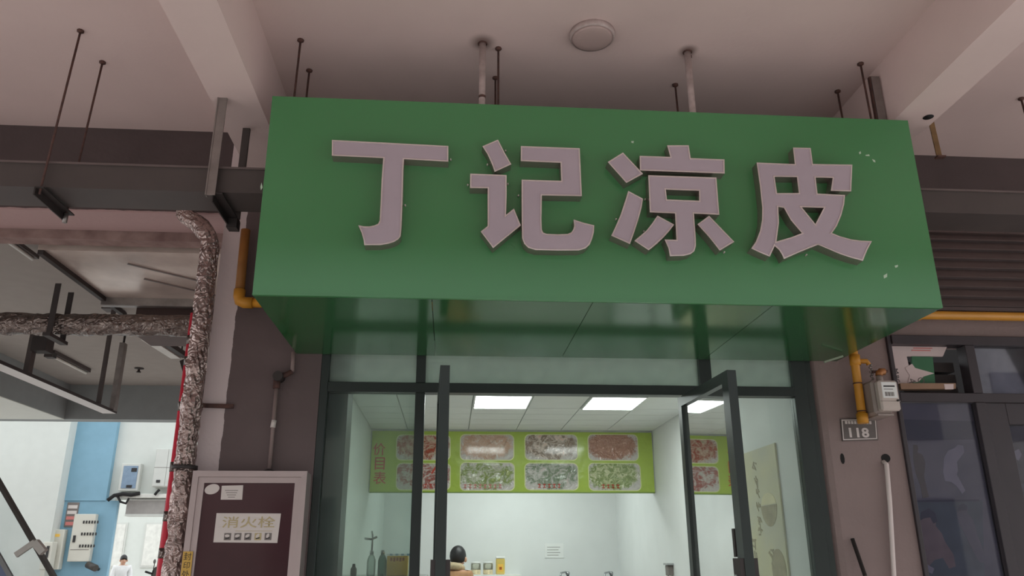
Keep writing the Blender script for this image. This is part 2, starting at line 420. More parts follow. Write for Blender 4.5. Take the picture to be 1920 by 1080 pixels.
struct(cb, 'pinkish plaster ceiling over the arcade in front of the shops')
struct(B('floor', -30, 24, -24, 34, -0.12, 0.0, 'paving'), 'grey paving under the arcade and hall')
struct(B('ceiling_beam', -1.202, -0.971, 0.9, W, 3.61, ZC, 'plaster'), 'plaster ceiling beam ending beside the white 丁 end of the green sign')
struct(B('ceiling_beam', 2.226, 2.44, 0.9, W, 3.61, ZC, 'plaster'), 'plaster ceiling beam with a round hole above the 皮 end of the sign')
struct(B('ceiling_beam', -14, 10, 0.6, 0.9, 3.72, ZC+0.15, 'plaster'), 'unseen fascia beam added along the street edge of the arcade to limit sky light')  # added out of view; its drop sets how much sky reaches the sign
hole = MB().lathe((2.42-0.035, 3.36, 3.6085), [(0.026, 0), (0.022, 0.001)], 16).build('beam_hole', 'black', bpy.data.objects['ceiling_beam.001'])

ob = thing('sky_blocking_building', (-2, -13, 0), 'unseen building added across the street to block low sky from the arcade', 'building')  # out-of-view building added to cut direct sky on the sign
B('facade', -26, 22, -14, -13, 0, 8, 'facade', ob)
for k in range(14):
    for z in (1.0, 4.6):
        o = B('window', -25 + k*3.4, -23.4 + k*3.4, -13.0, -12.95, z, z+2.0, 'frame2', ob)
# dark spandrel above the bays
struct(B('wall_spandrel', -14, -1.36, W, 4.69, 3.42, ZC, split_mat('spandrel_paint', 'Z', 0.012, (186, 158, 156), (86, 74, 74), 0.01)), 'dark brown painted wall band above the open hall bay')
struct(B('wall_header', -0.736, 2.095, W, 4.6, 2.72, ZC, 'dark_paint'), 'dark brown wall above the shop front behind the sign')
wl = MB().box(-1.36, -0.736, W, 4.75, 0, ZC).build('wall_left', split_mat('column_two_paints', 'X', -0.186, (214, 200, 200), (104, 90, 90), 0.012, 16), keep=(-1.048, 4.575, 0))
struct(wl, 'column painted grey brown with a ragged white strip beside the foil pipe')
# right pier with a rounded left arris
pier = MB(); pv = []
prof = [(2.575, W), (2.575, 4.7), (2.095, 4.7), (2.095, 4.47), (2.102, 4.435), (2.12, 4.412), (2.15, W)]
n = len(prof)
pier.add([(x, y, 0) for x, y in prof] + [(x, y, ZC) for x, y in prof], [tuple(range(n)), tuple(range(n, 2*n))[::-1]] + [(i, i+n, (i+1) % n + n, (i+1) % n) for i in range(n)])
struct(pier.build('wall_right', 'column_paint'), 'grey brown pier carrying the number plate and gas meter')
struct(B('wall_far_right', 2.575, 9, W, 4.7, 2.745, ZC, 'column_paint'), 'brown wall above the neighbouring shop window')
B('dark_paint_band', 2.575, 9, 4.392, W, 3.40, ZC, 'dark_paint', bpy.data.objects['wall_far_right'])
B('dark_paint_band', 2.095, 2.575, 4.392, W, 3.30, ZC, 'dark_paint', bpy.data.objects['wall_right'])

# ------------------------------------------------------------------ the shop's interior shell
XL, XR, ZI, YB, YR = -0.78, 2.0, 2.687, 7.82, 9.8
struct(B('wall_shop_left', XL-0.1, XL, 4.6, YR+0.1, 0, 3.1, 'white_wall'), 'white left wall inside the shop')
struct(B('wall_shop_right', XR, XR+0.094, 4.475, YR+0.1, 0, 3.1, 'white_wall'), 'white right wall inside the shop')
struct(B('wall_shop_rear', XL-0.1, XR+0.1, YR, YR+0.1, 0, 3.1, 'white_wall'), 'white rear wall of the shop kitchen')
struct(B('wall_bulkhead', XL, XR, YB+0.02, YB+0.12, 2.088, 3.0, 'white_wall'), 'white bulkhead carrying the lime green menu banner')
struct(B('wall_reveal', XL, -0.59, 4.50, 4.72, 0, 2.68, mat('blue_grey_reveal', (70, 78, 86), 0.4)), 'blue grey reveal behind the left fixed pane')
ic = struct(B('ceiling_shop', XL, XR, 4.6, YB+0.02, ZI+0.012, ZI+0.05, 'grid'), 'white tiled suspended ceiling inside the shop')
struct(B('ceiling_kitchen', XL, XR, YB+0.12, YR, ZI, ZI+0.05, 'tile'), 'white ceiling of the kitchen behind the bulkhead')
lights = [(0.17, 0.625, 6.04, 6.595), (1.085, 1.53, 6.05, 6.605)]
xs = [XL, -0.43, 0.17-0.008, 0.633, 1.085-0.008, 1.538, XR]
ys = [4.6, 4.885, 5.17, 5.455, 5.745, 6.035, 6.61, 6.905, 7.20, 7.50, 7.82]
for i in range(len(xs)-1):
    for j in range(len(ys)-1):
        if j == 5 and i in (2, 4): continue
        B('ceiling_tile', xs[i]+0.004, xs[i+1]-0.004, ys[j]+0.004, ys[j+1]-0.004, ZI, ZI+0.012, 'tile', ic)
for i, (x0, x1, y0, y1) in enumerate(lights):
    t = thing('ceiling_panel_light', ((x0+x1)/2, (y0+y1)/2, ZI-0.012), ['square lit ceiling panel, the one over the left half of the shop aisle', 'square lit ceiling panel, the one beside the right shop wall'][i], 'ceiling light', 'lit panels in the shop ceiling')
    b = MB()
    for q in ((x0, x1, y0, y0+0.012), (x0, x1, y1-0.012, y1), (x0, x0+0.012, y0+0.012, y1-0.012), (x1-0.012, x1, y0+0.012, y1-0.012)): b.box(*q, ZI-0.012, ZI+0.012)
    b.build('light_frame', 'tile', t)
    B('diffuser', x0+0.012, x1-0.012, y0+0.012, y1-0.012, ZI-0.009, ZI, 'panel_light', t)
kt = thing('kitchen_panel_light', (0.7, 8.7, ZI-0.02), 'lit ceiling panel hidden behind the menu bulkhead over the kitchen', 'ceiling light')
B('light_frame', 0.1, 1.3, 8.4, 9.0, ZI-0.02, ZI-0.001, 'tile', kt); B('diffuser', 0.12, 1.28, 8.42, 8.98, ZI-0.028, ZI-0.02, 'kitchen_light', kt)

# ------------------------------------------------------------------ shop front: frame, panes, doors
ft = struct(thing('window_1', (0.68, 4.43, 0), 'dark aluminium shop front with fixed panes and transom lights', 'shop front'), 'dark aluminium shop front with fixed panes and transom lights')
F0, F1 = 4.40, 4.47
for q in ((-0.736, -0.692, F0, F1, 0, 2.72), (1.975, 2.06, F0, F1, 0, 2.72), (-0.207, -0.154, F0-0.005, F1, 0, 2.372), (1.424, 1.495, F0-0.005, F1, 0, 2.372),
          (-0.207, -0.154, F0, F1, 2.427, 2.72), (1.424, 1.495, F0, F1, 2.427, 2.72), (-0.692, 1.975, F0-0.008, F1, 2.372, 2.427),
          (-0.692, -0.207, F0, F1, 0, 0.08), (1.495, 1.975, F0, F1, 0, 0.08), (-0.692, 1.975, F0, F1, 2.68, 2.72)):
    B('frame_bar', *q, 'frame', ft, 0.003)
B('pane', -0.692, -0.207, 4.43, 4.438, 0.08, 2.372, 'glass_left', ft); B('pane', 1.495, 1.975, 4.43, 4.438, 0.08, 2.372, 'glass', ft)
for x0, x1 in ((-0.692, -0.207), (-0.154, 1.424), (1.495, 1.975)):
    B('transom_pane', x0, x1, 4.43, 4.438, 2.427, 2.68, 'glass_transom', ft)
B('jamb_cover', 2.06, 2.095, 4.41, 4.47, 0, 2.72, 'frame', ft)

def door(name, piv, tip, zt, label, hside):
    """glazed leaf standing open from the pivot edge to the free edge (plan points)"""
    p = Vector((piv[0], piv[1], 0)); q = Vector((tip[0], tip[1], 0)); d = (q-p).normalized(); L = (q-p).length; nrm = Vector((-d.y, d.x, 0))
    t = struct(thing(name, (piv[0], piv[1], 0), label, 'door'), label, 'door')
    up = Vector((0, 0, 1)); T = 0.045
    def plate(nm, a0, a1, z0, z1, th, m, parent=t, off=0.0):
        c = nrm*off
        return MB().bar(p + d*a0 + c + up*(z0+z1)/2, p + d*a1 + c + up*(z0+z1)/2, th, z1-z0).build(nm, m, parent)
    plate('stile', 0, 0.05, 0.02, zt, T, 'frame'); plate('stile', L-0.075, L, 0.02, zt, T, 'frame')
    plate('rail', 0.05, L-0.075, zt-0.055, zt, T, 'frame'); plate('rail', 0.05, L-0.075, 0.02, 0.14, T, 'frame')
    plate('rail', 0.05, L-0.075, 1.32, 1.365, T, 'frame')
    plate('pane', 0.05, L-0.075, 1.365, zt-0.055, 0.008, 'glass'); plate('pane', 0.05, L-0.075, 0.14, 1.32, 0.008, 'glass')
    pl = plate('handle_plate', L-0.085, L-0.005, 1.05, 1.49, 0.085, 'black_iron')
    plate('lock', L-0.11, L-0.085, 1.495, 1.62, 0.05, 'black_iron') if hside else None
    for z in (1.12, 1.4): plate('handle_bolt', L-0.05, L-0.03, z, z+0.02, 0.11, 'steel', pl)
    return t
door('door_1', (-0.062, 4.38), (-0.037, 3.63), 2.35, 'glazed door leaf open edge-on, hung beside the left fixed pane', 0)
door('door_2', (1.30, 4.38), (1.342, 3.66), 2.352, 'glazed door leaf standing open beside the right fixed pane', 1)

# ================================================================== THE GREEN SIGN
SY = 3.335; LY = 3.275
sg = thing('shop_sign', (0.687, SY, 2.58), 'big glossy green sign box with raised pale lettering over the shop door', 'shop sign')
MB().prism([[(-0.881, 3.575), (2.255, 3.570), (2.255, 2.583), (-0.876, 2.581)]], SY, SY+0.015).build('front_panel', 'green', sg)
# soffit in four sheets with thin butt joints
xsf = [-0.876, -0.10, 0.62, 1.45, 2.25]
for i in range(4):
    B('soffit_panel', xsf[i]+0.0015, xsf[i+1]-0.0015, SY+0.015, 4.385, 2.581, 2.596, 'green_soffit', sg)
B('edge_strip', -0.876, 2.25, SY-0.004, SY, 2.581, 2.589, 'green', sg)
b = MB()
for z in (2.62, 3.52): b.box(-0.86, 2.23, SY+0.02, SY+0.05, z, z+0.03)
for x in (-0.86, 0.10, 1.16, 2.20): b.box(x, x+0.03, SY+0.02, SY+0.05, 2.65, 3.52)
for x in (-0.86, 2.20): b.box(x, x+0.03, SY+0.05, 4.385, 2.62, 2.65)
b.build('back_frame', 'galv', sg)
CHARS = [
 ('channel_letter', '丁', [[[(-0.577, 3.318), (-0.043, 3.307), (-0.041, 3.225), (-0.244, 3.231), (-0.245, 3.174), (-0.243, 3.077), (-0.242, 2.975), (-0.242, 2.888), (-0.244, 2.848), (-0.254, 2.833), (-0.273, 2.820), (-0.298, 2.811), (-0.331, 2.804), (-0.401, 2.802), (-0.406, 2.828), (-0.415, 2.858), (-0.433, 2.897), (-0.409, 2.892), (-0.383, 2.892), (-0.361, 2.898), (-0.346, 2.906), (-0.340, 2.921), (-0.340, 2.997), (-0.341, 3.125), (-0.339, 3.233), (-0.572, 3.237)]]]),
 ('channel_letter', '记', [[[(0.115, 3.311), (0.188, 3.349), (0.219, 3.282), (0.250, 3.222), (0.173, 3.180), (0.159, 3.222), (0.139, 3.270)]],
   [[(0.060, 3.168), (0.228, 3.166), (0.228, 3.064), (0.225, 2.966), (0.261, 2.998), (0.292, 2.916), (0.167, 2.802), (0.111, 2.881), (0.142, 2.909), (0.141, 3.096), (0.060, 3.095)]],
   [[(0.295, 3.319), (0.573, 3.318), (0.575, 3.070), (0.390, 3.068), (0.386, 2.946), (0.387, 2.898), (0.393, 2.884), (0.409, 2.878), (0.459, 2.877), (0.504, 2.880), (0.521, 2.889), (0.530, 2.903), (0.535, 2.920), (0.533, 2.952), (0.579, 2.937), (0.627, 2.926), (0.624, 2.892), (0.616, 2.862), (0.603, 2.831), (0.583, 2.812), (0.552, 2.801), (0.457, 2.798), (0.357, 2.798), (0.324, 2.808), (0.306, 2.827), (0.297, 2.853), (0.296, 2.919), (0.297, 3.145), (0.481, 3.145), (0.480, 3.238), (0.294, 3.240)]]]),
 ('channel_letter', '凉', [[[(0.703, 3.250), (0.778, 3.303), (0.868, 3.194), (0.786, 3.144)]],
   [[(0.793, 3.104), (0.860, 3.066), (0.851, 3.021), (0.834, 2.965), (0.810, 2.897), (0.787, 2.838), (0.703, 2.877), (0.726, 2.925), (0.752, 2.984), (0.775, 3.050)]],
   [[(0.993, 3.349), (1.098, 3.353), (1.102, 3.285), (1.266, 3.284), (1.260, 3.209), (0.854, 3.211), (0.857, 3.288), (1.004, 3.288)]],
   [[(0.892, 3.188), (1.218, 3.187), (1.215, 2.995), (1.095, 2.998), (1.094, 2.874), (1.091, 2.835), (1.082, 2.811), (1.063, 2.796), (1.031, 2.787), (0.967, 2.784), (0.963, 2.823), (0.948, 2.865), (1.003, 2.865), (1.006, 2.996), (0.888, 2.998)], [(0.971, 3.116), (1.129, 3.115), (1.125, 3.064), (0.973, 3.066)]],
   [[(0.923, 2.983), (0.998, 2.940), (0.971, 2.905), (0.946, 2.877), (0.910, 2.842), (0.871, 2.810), (0.808, 2.855), (0.838, 2.881), (0.868, 2.908), (0.896, 2.944)]],
   [[(1.166, 2.989), (1.273, 2.862), (1.200, 2.817), (1.177, 2.852), (1.154, 2.885), (1.107, 2.945)]]]),
 ('channel_letter', '皮', [[[(1.610, 3.360), (1.698, 3.361), (1.698, 3.275), (1.894, 3.278), (1.867, 3.135), (1.767, 3.135), (1.786, 3.204), (1.702, 3.203), (1.700, 3.119), (1.834, 3.116), (1.823, 3.068), (1.801, 3.010), (1.772, 2.956), (1.743, 2.918), (1.780, 2.903), (1.831, 2.889), (1.878, 2.884), (1.930, 2.883), (1.899, 2.836), (1.871, 2.783), (1.817, 2.797), (1.767, 2.814), (1.668, 2.858), (1.580, 2.821), (1.497, 2.783), (1.491, 2.804), (1.479, 2.828), (1.461, 2.846), (1.432, 2.793), (1.387, 2.812), (1.349, 2.831), (1.374, 2.865), (1.399, 2.918), (1.415, 2.974), (1.423, 3.037), (1.424, 3.151), (1.421, 3.273), (1.608, 3.271)],
   [(1.501, 3.200), (1.610, 3.202), (1.609, 3.119), (1.503, 3.115)], [(1.614, 3.046), (1.721, 3.046), (1.669, 2.962)], [(1.501, 3.044), (1.527, 3.040), (1.553, 2.978), (1.598, 2.914), (1.542, 2.891), (1.472, 2.869), (1.495, 2.964)]]])]
for nm, ch, polys in CHARS:
    shell = MB(); face = MB(); trim = MB()
    for loops in polys:
        L = []
        for k, lp in enumerate(loops):
            a = area(lp)
            L.append(lp if (a > 0) == (k == 0) else lp[::-1])
        I = [inset(lp, 0.0065) for lp in L]
        for lp, ip in zip(L, I):
            n = len(lp); vs = [(x, SY, z) for x, z in lp] + [(x, LY, z) for x, z in lp] + [(x, LY, z) for x, z in ip] + [(x, LY+0.006, z) for x, z in ip]
            fs = []
            for i in range(n):
                j = (i+1) % n
                fs.append((i, j, n+j, n+i))
            shell.add(vs[:2*n], fs)
            trim.add(vs[n:], [(k*n+i, k*n+(i+1) % n, (k+1)*n+(i+1) % n, (k+1)*n+i) for i in range(n) for k in (0, 1)])
        face.prism(I, LY+0.003, LY+0.006, sides=True, back=True)
    o = shell.build(nm, 'letter_side', sg); o['label'] = 'raised metal channel letter reading ' + ch
    face.build('letter_face', 'letter_face', o); trim.build('letter_trim', 'letter_trim', o)
# little fixing pegs beside the letters, and scratches
PEGS = [(-0.031, 3.325, 3.263), (-0.233, 3.325, 3.022), (0.141, 3.325, 3.242), (0.051, 3.325, 3.134), (0.237, 3.325, 3.145), (0.227, 3.325, 3.318), (0.286, 3.325, 3.087), (0.246, 3.325, 2.898), (0.882, 3.325, 3.086), (0.740, 3.325, 2.981), (0.867, 3.325, 2.923), (1.239, 3.325, 2.829), (1.630, 3.325, 2.826)]
for p in PEGS: MB().tube([(p[0], SY-0.016, p[2]), (p[0], SY, p[2])], 0.0032, 8).build('fixing_peg', 'paper', sg)
for pts in ([[(1.972, 3.380), (1.981, 3.386), (1.982, 3.374), (1.973, 3.368)]], [[(2.003, 3.366), (2.022, 3.370), (2.024, 3.361), (2.004, 3.361)]], [[(2.034, 3.344), (2.047, 3.339), (2.048, 3.327), (2.038, 3.330)]],
            [[(1.994, 2.736), (2.013, 2.747), (2.010, 2.729), (1.994, 2.721)]], [[(2.056, 2.786), (2.073, 2.791), (2.071, 2.781), (2.059, 2.775)]], [[(0.836, 3.399), (0.849, 3.399), (0.846, 3.388), (0.836, 3.390)]], [[(-0.891, 3.098), (-0.888, 3.120), (-0.881, 3.096), (-0.887, 3.082)]]):
    MB().prism(pts, SY-0.001, SY).build('paint_chip', 'chip', sg)
# the two hanger tubes that carry the sign
for i, (x, y) in enumerate(((0.116, 3.404), (1.176, 3.404))):
    t = thing('sign_hanger', (x, y, 3.1), ['white hanger tube with a rusty stain above the gap between 丁 and 记', 'white hanger tube with a rusty stain above the 凉 letter'][i], 'hanger tube', 'tubes hanging the sign from the ceiling')
    MB().tube([(x, y, 3.1), (x, y, ZC-0.006)], 0.017, 14).build('tube', 'white_paint_pipe', t)
    MB().lathe((x, y, ZC-0.006), [(0.018, 0), (0.024, 0.002), (0.024, 0.0055)], 16).build('flange', 'rust', t)
    if i == 0: MB().tube([(x, y, 3.648), (x, y, 3.662)], 0.0178, 14).build('rust_ring', 'rust', t)

# ------------------------------------------------------------------ round ceiling lamp (off)
t = thing('ceiling_lamp', (0.657, 3.285, ZC-0.04), 'round flush ceiling lamp, switched off, above the green sign', 'ceiling lamp')
MB().lathe((0.657, 3.285, ZC-0.03), [(0.109, 0.0), (0.112, 0.006), (0.112, 0.0295)], 40).build('base_ring', 'white_paint_pipe', t)
MB().lathe((0.657, 3.285, ZC-0.044), [(0.02, 0.0), (0.06, 0.002), (0.09, 0.006), (0.104, 0.0135)], 40).build('diffuser', mat('lamp_diffuser', (190, 168, 164), 0.5, vary=0.02), t)

# ------------------------------------------------------------------ cable tray along the arcade and its hangers
tr = thing('cable_tray', (0, 3.57, 3.125), 'long dark painted cable tray running under the ceiling behind the sign', 'cable tray')
B('tray_body', -9, 9, 3.46, 3.68, 3.125, 3.245, 'tray', tr); B('tray_lid', -9, 9, 3.452, 3.688, 3.245, 3.255, mat('tray_lid', (104, 92, 90), 0.5), tr)
hang = [(-1.868, 'between the hall bay and the first ceiling beam'), (-0.799, 'over the sign corner beside the first ceiling beam'), (0.198, 'beside the stained white tube near 记'),
        (1.193, 'beside the stained white tube over 凉'), (2.121, 'beside the second ceiling beam over 皮'), (3.205, 'over the brown louvre past the second beam')]
for i, (x, w) in enumerate(hang):
    t = thing('tray_hanger', (x, 3.57, 3.09), 'rusty twin-rod tray hanger ' + w, 'hanger', 'rod hangers of the cable tray')
    lean = [-0.035, -0.012, 0.0, 0.015, 0.02, 0.02][i]
    for y in (3.438, 3.70):
        MB().tube([(x+lean, y, 3.08), (x, y, ZC-0.012)], 0.0055, 8).build('rod', 'rust', t)
        MB().lathe((x, y, ZC-0.014), [(0.008, 0), (0.017, 0.006), (0.017, 0.0135)], 8).build('anchor', 'rust', t)
    b = MB(); b.bar((x+lean, 3.425, 3.109), (x+lean, 3.74, 3.109), 0.04, 0.006); b.bar((x+lean-0.018, 3.425, 3.09), (x+lean-0.018, 3.74, 3.09), 0.006, 0.04)
    b.build('cross_angle', 'black_iron', t)
    MB().tube([(x+lean, 3.70, 3.05), (x+lean, 3.70, 3.10)], 0.011, 6).build('nut', 'galv', t)
# flat steel channel hangers beside the beams
p0 = (-1.127, 3.425, 3.469); p1 = (-1.139, 3.425, 3.092)
t = thing('channel_hanger', (p1[0], 3.425, p1[2]), 'grey steel channel hanger with a black angle foot under the first beam', 'hanger')
b = MB(); b.bar((p1[0], 3.425, p1[2]), (p1[0], 3.425, 3.609), 0.045, 0.006, (0, 1, 0)); b.bar((p1[0]-0.02, 3.434, p1[2]), (p1[0]-0.02, 3.434, 3.609), 0.006, 0.03, (0, 1, 0))
b.build('channel', 'galv', t)
b = MB(); b.bar((p1[0]+0.03, 3.43, 3.105), (p1[0]+0.03, 3.76, 3.105), 0.045, 0.006); b.bar((p1[0]+0.01, 3.43, 3.085), (p1[0]+0.01, 3.76, 3.085), 0.006, 0.045)
b.box(p1[0]+0.005, p1[0]+0.055, 3.70, 3.76, 3.05, 3.10); b.build('foot_angle', 'black_iron', t)
MB().bar((p1[0]+0.045, 3.715, 3.10), (p1[0]+0.045, 3.715, 3.609), 0.035, 0.02, (0, 1, 0)).build('rear_channel', 'tray', t)
t = thing('flat_steel_hanger', (2.19, 3.45, 3.3), 'flat grey steel strap fixed against the second ceiling beam', 'hanger')
b = MB(); b.bar((2.195, 3.45, 3.25), (2.195, 3.45, 3.90), 0.045, 0.006, (0, 1, 0)); b.build('strap', 'galv', t)
MB().bar((2.168, 3.46, 3.25), (2.168, 3.46, 3.90), 0.006, 0.02, (0, 1, 0)).build('rust_edge', 'rust', t)
t = thing('rusty_strap', (2.46, 3.445, 3.4), 'short rusty strap hanging from the edge of the holed beam', 'hanger')
zs = (2.433, 3.445, 3.434)[2]
MB().bar((2.462, 3.445, zs), (2.455, 3.445, 3.66), 0.028, 0.006, (0, 1, 0)).build('strap', mat('ochre_rust', (120, 92, 60), 0.8, vary=0.25, scale=20), t)
B('foot', 2.445, 2.49, 3.43, 3.46, zs-0.008, zs, 'rust', t)

# ------------------------------------------------------------------ pipes on the left column
gp = thing('gas_pipe', (-1.21, 4.335, 2.86), 'yellow gas pipe dropping past the white strip and running behind the sign', 'pipe')
MB().tube([(-1.215, 4.335, 3.30), (-1.21, 4.335, 2.90)], 0.026, 14).build('riser', mat('weathered_gas_paint', (150, 98, 40), 0.55, vary=0.15, scale=8), gp)
MB().tube([(-1.21, 4.335, 2.935), (-1.21, 4.335, 2.895), (-1.202, 4.335, 2.868), (-1.18, 4.335, 2.859), (-1.13, 4.335, 2.858)], 0.032, 14).build('elbow', 'gas', gp)
MB().tube([(-1.16, 4.335, 2.858), (1.0, 4.335, 2.858), (5.5, 4.335, 2.862)], 0.026, 14).build('main', 'gas', gp)
for x in (2.75, 3.6): MB().tube([(x, 4.335, 2.859), (x+0.03, 4.335, 2.859)], 0.031, 14).build('coupling', 'gas', gp)

def foil_path(pts, step=0.03):
    out = []
    for a, b in zip(pts[:-1], pts[1:]):
        a = Vector(a); b = Vector(b); k = max(1, int((b-a).length/step))
        out += [a.lerp(b, i/k) for i in range(k)]
    return out + [Vector(pts[-1])]
fp = thing('foil_riser', (-1.385, 4.30, 0), 'upright pipe lagged in crinkled silver foil beside the fire hydrant cabinet', 'pipe')
pts = foil_path([(-1.375, 4.30, 0.0), (-1.372, 4.30, 1.5), (-1.385, 4.30, 2.4), (-1.39, 4.30, 3.16), (-1.41, 4.30, 3.24), (-1.46, 4.31, 3.30), (-1.52, 4.32, 3.35), (-1.58, 4.33, 3.40)])
rr = [0.05 + 0.006*noise.noise((0, 0, p.z*9)) for p in pts]
MB().tube(pts, rr, 22, 0.11).build('foil_lagging', 'foil', fp)
rp = thing('red_pipe', (-1.44, 4.34, 0), 'red fire pipe showing along the edge of the foil lagged riser', 'pipe')
MB().tube([(-1.450, 4.372, 0), (-1.452, 4.372, 2.80)], 0.024, 12).build('pipe', 'red', rp)
for z in (1.50, 1.68, 1.93, 2.25, 2.5, 2.62): MB().tube([(-1.451, 4.372, z), (-1.451, 4.372, z+0.05)], 0.0265, 12).build('joint', 'foil_dark', rp)
t = thing('pipe_clamp', (-1.38, 4.30, 1.93), 'dark band clamp round the foil riser at the hydrant cabinet top', 'clamp')
MB().tube([(-1.378, 4.30, 1.935), (-1.378, 4.30, 1.955)], 0.064, 20).build('band', 'black_iron', t)
t = thing('pipe_bracket', (-1.28, 4.37, 2.28), 'rusty flat bracket tying the foil riser to the column', 'bracket')
MB().bar((-1.36, 4.385, 2.285), (-1.19, 4.392, 2.283), 0.016, 0.022).build('strap', 'rust', t); MB().bar((-1.40, 4.30, 2.285), (-1.34, 4.385, 2.285), 0.012, 0.022).build('tail', 'rust', t)

t = thing('conduit', (-1.0, 4.37, 1.93), 'thin grey conduit with a round junction box above the hydrant cabinet', 'conduit')
q = [(-0.891, 4.375, 2.588), (-0.888, 4.375, 2.476), (-0.957, 4.360, 2.444), (-0.965, 4.375, 2.400), (-0.963, 4.375, 1.946)]
MB().tube([q[0], q[1]], 0.011, 10).build('pipe', 'column_paint', t)
MB().tube([q[1], ((q[1][0]+q[2][0])/2, 4.372, q[2][2]+0.012), q[2]], 0.014, 10).build('elbow', 'rust', t)
MB().tube([(q[2][0], 4.335, q[2][2]), (q[2][0], 4.398, q[2][2])], [0.027, 0.03], 16).build('junction_box', 'black_iron', t)
MB().tube([q[3], q[4]], 0.011, 10).build('pipe', 'column_paint', t)
MB().tube([(q[3][0], 4.37, q[3][2]-0.02), (q[3][0], 4.37, q[3][2]+0.03)], 0.019, 10).build('coupling', 'rust', t)
q2 = (-0.965, 4.372, 2.186); MB().tube([(q2[0], 4.372, q2[2]-0.02), (q2[0]+0.004, 4.372, q2[2]+0.02)], 0.0135, 10).build('white_mark', 'paper', t)
MB().lathe((q[4][0], 4.372, 1.932), [(0.03, 0), (0.03, 0.005), (0.014, 0.014)], 12).build('gland', 'black_iron', t)

# ------------------------------------------------------------------ fire hydrant cabinet
HX0, HX1, HZ, HY = -1.318, -0.742, 1.925, 4.25
hc = thing('fire_hydrant_cabinet', (-1.03, 4.32, 0.6), 'wall fire hydrant cabinet with aluminium frame and dark red door', 'fire cabinet')
B('cabinet_body', HX0+0.01, HX1-0.002, HY+0.03, W, 0.62, HZ-0.004, 'alu', hc)
def mitre(nm, a, b, w, y0, y1, m, dz):
    """frame member between outer corners a and b, mitred inwards by w"""
    (ax, az), (bx, bz) = a, b; d = Vector((bx-ax, bz-az)).normalized(); nrm = Vector((-d.y, d.x))
    ia = (ax + (d.x+nrm.x)*w, az + (d.y+nrm.y)*w); ib = (bx + (-d.x+nrm.x)*w, bz + (-d.y+nrm.y)*w)
    return MB().prism([[a, b, ib, ia]], y0, y1).build(nm, m, hc)
for k, (w0, yy) in enumerate(((0.0, HY), (0.03, HY+0.008))):
    c = [(HX0+w0, 0.6+w0), (HX1-w0, 0.6+w0), (HX1-w0, HZ-w0), (HX0+w0, HZ-w0)]
    for i in range(4): mitre('frame_rail' if k == 0 else 'inner_rail', c[i], c[(i+1) % 4], 0.0295 if k == 0 else 0.03, yy, HY+0.03, 'alu', 0)
dr = B('door_panel', HX0+0.058, HX1-0.058, HY+0.016, HY+0.022, 0.66, HZ-0.058, 'hyd_door', hc)
def plate(nm, out, m, parent, y0, th=0.002): return MB().prism([out], y0-th, y0).build(nm, m, parent)
sp = plate('instruction_plate', [(-1.181, 1.716), (-0.860, 1.714), (-0.866, 1.571), (-1.181, 1.575)], 'paper', dr, HY+0.016)
sp['label'] = 'white plate reading 消火栓 with five small pictures'
c = (-1.017, 4.260, 1.672); text('消火栓', 'lettering', (c[0], HY+0.0125, c[2]), 0.055, 'gold_print', sp, width=0.262, bold=0.006)
c = (-1.020, 4.260, 1.602)
for i in range(5):
    x = c[0] - 0.094 + i*0.05
    o = B('pictogram', x-0.017, x+0.017, HY+0.0128, HY+0.0138, c[2]-0.017, c[2]+0.017, 'grey_print' if i != 3 else 'gold_print', sp)
    MB().prism([ellipse(x-0.002, c[2]+0.004, 0.012, 0.007, 10, 0.3*i)], HY+0.0122, HY+0.0128).build('pictogram_drawing', 'paper', o)
    MB().bar((x-0.010, HY+0.0124, c[2]-0.010), (x+0.010, HY+0.0124, c[2]-0.006), 0.0008, 0.005).build('pictogram_drawing', 'black_print', o)
B('rule_line', c[0]-0.06, c[0]+0.125, HY+0.0130, HY+0.0138, c[2]+0.026, c[2]+0.028, 'gold_print', sp)
c = (-1.217, 4.260, 1.834); MB().prism([ellipse(c[0], c[2], 0.037, 0.025, 24, 0.25)], HY+0.014, HY+0.016).build('oval_sticker', 'paper', dr)
o = plate('certificate_sticker', [(-1.170, 1.851), (-1.063, 1.854), (-1.061, 1.782), (-1.168, 1.782)], 'paper', dr, HY+0.016)
c = (-1.116, 4.260, 1.832)
for k in range(4): B('print_line', c[0]-0.035+0.006*k, c[0]+0.03-0.004*k, HY+0.0132, HY+0.014, c[2]-0.006-k*0.011, c[2]-0.003-k*0.011, 'grey_print', o)
st = plate('seal_strip', [(-1.317, 1.532), (-1.270, 1.532), (-1.268, 1.388), (-1.316, 1.388)], 'yellow_tape', hc, HY)
c = (-1.293, 4.249, 1.509); text('封', 'lettering', (c[0], HY-0.0028, c[2]), 0.036, 'black_print', st)
c = (-1.293, 4.249, 1.467); text('印', 'lettering', (c[0], HY-0.0028, c[2]), 0.032, 'black_print', st)
c = (-1.293, 4.249, 1.425); text('处', 'lettering', (c[0], HY-0.0028, c[2]), 0.036, 'black_print', st)

# ------------------------------------------------------------------ right pier: gas riser, meter, number plate
gr = thing('gas_riser', (2.315, 4.31, 2.2), 'yellow gas drop pipe with valve and cap over the 118 plate', 'pipe')
MB().tube([(2.32, 4.31, 2.83), (2.318, 4.31, 2.6), (2.314, 4.31, 2.235)], 0.024, 14).build('pipe', 'gas', gr)
MB().tube([(2.32, 4.31, 2.54), (2.32, 4.31, 2.60)], 0.030, 14).build('tee', 'gas', gr)
MB().tube([(2.32, 4.31, 2.565), (2.39, 4.31, 2.565), (2.40, 4.31, 2.545)], 0.014, 10).build('branch', 'gas', gr)
MB().tube([(2.314, 4.31, 2.205), (2.314, 4.31, 2.26)], [0.03, 0.033], 14).build('cap', 'gas', gr)
for z in (2.43, 2.27): MB().tube([(2.3155, 4.31, z), (2.3155, 4.31, z+0.006)], 0.0265, 14).build('band', 'rust', gr)
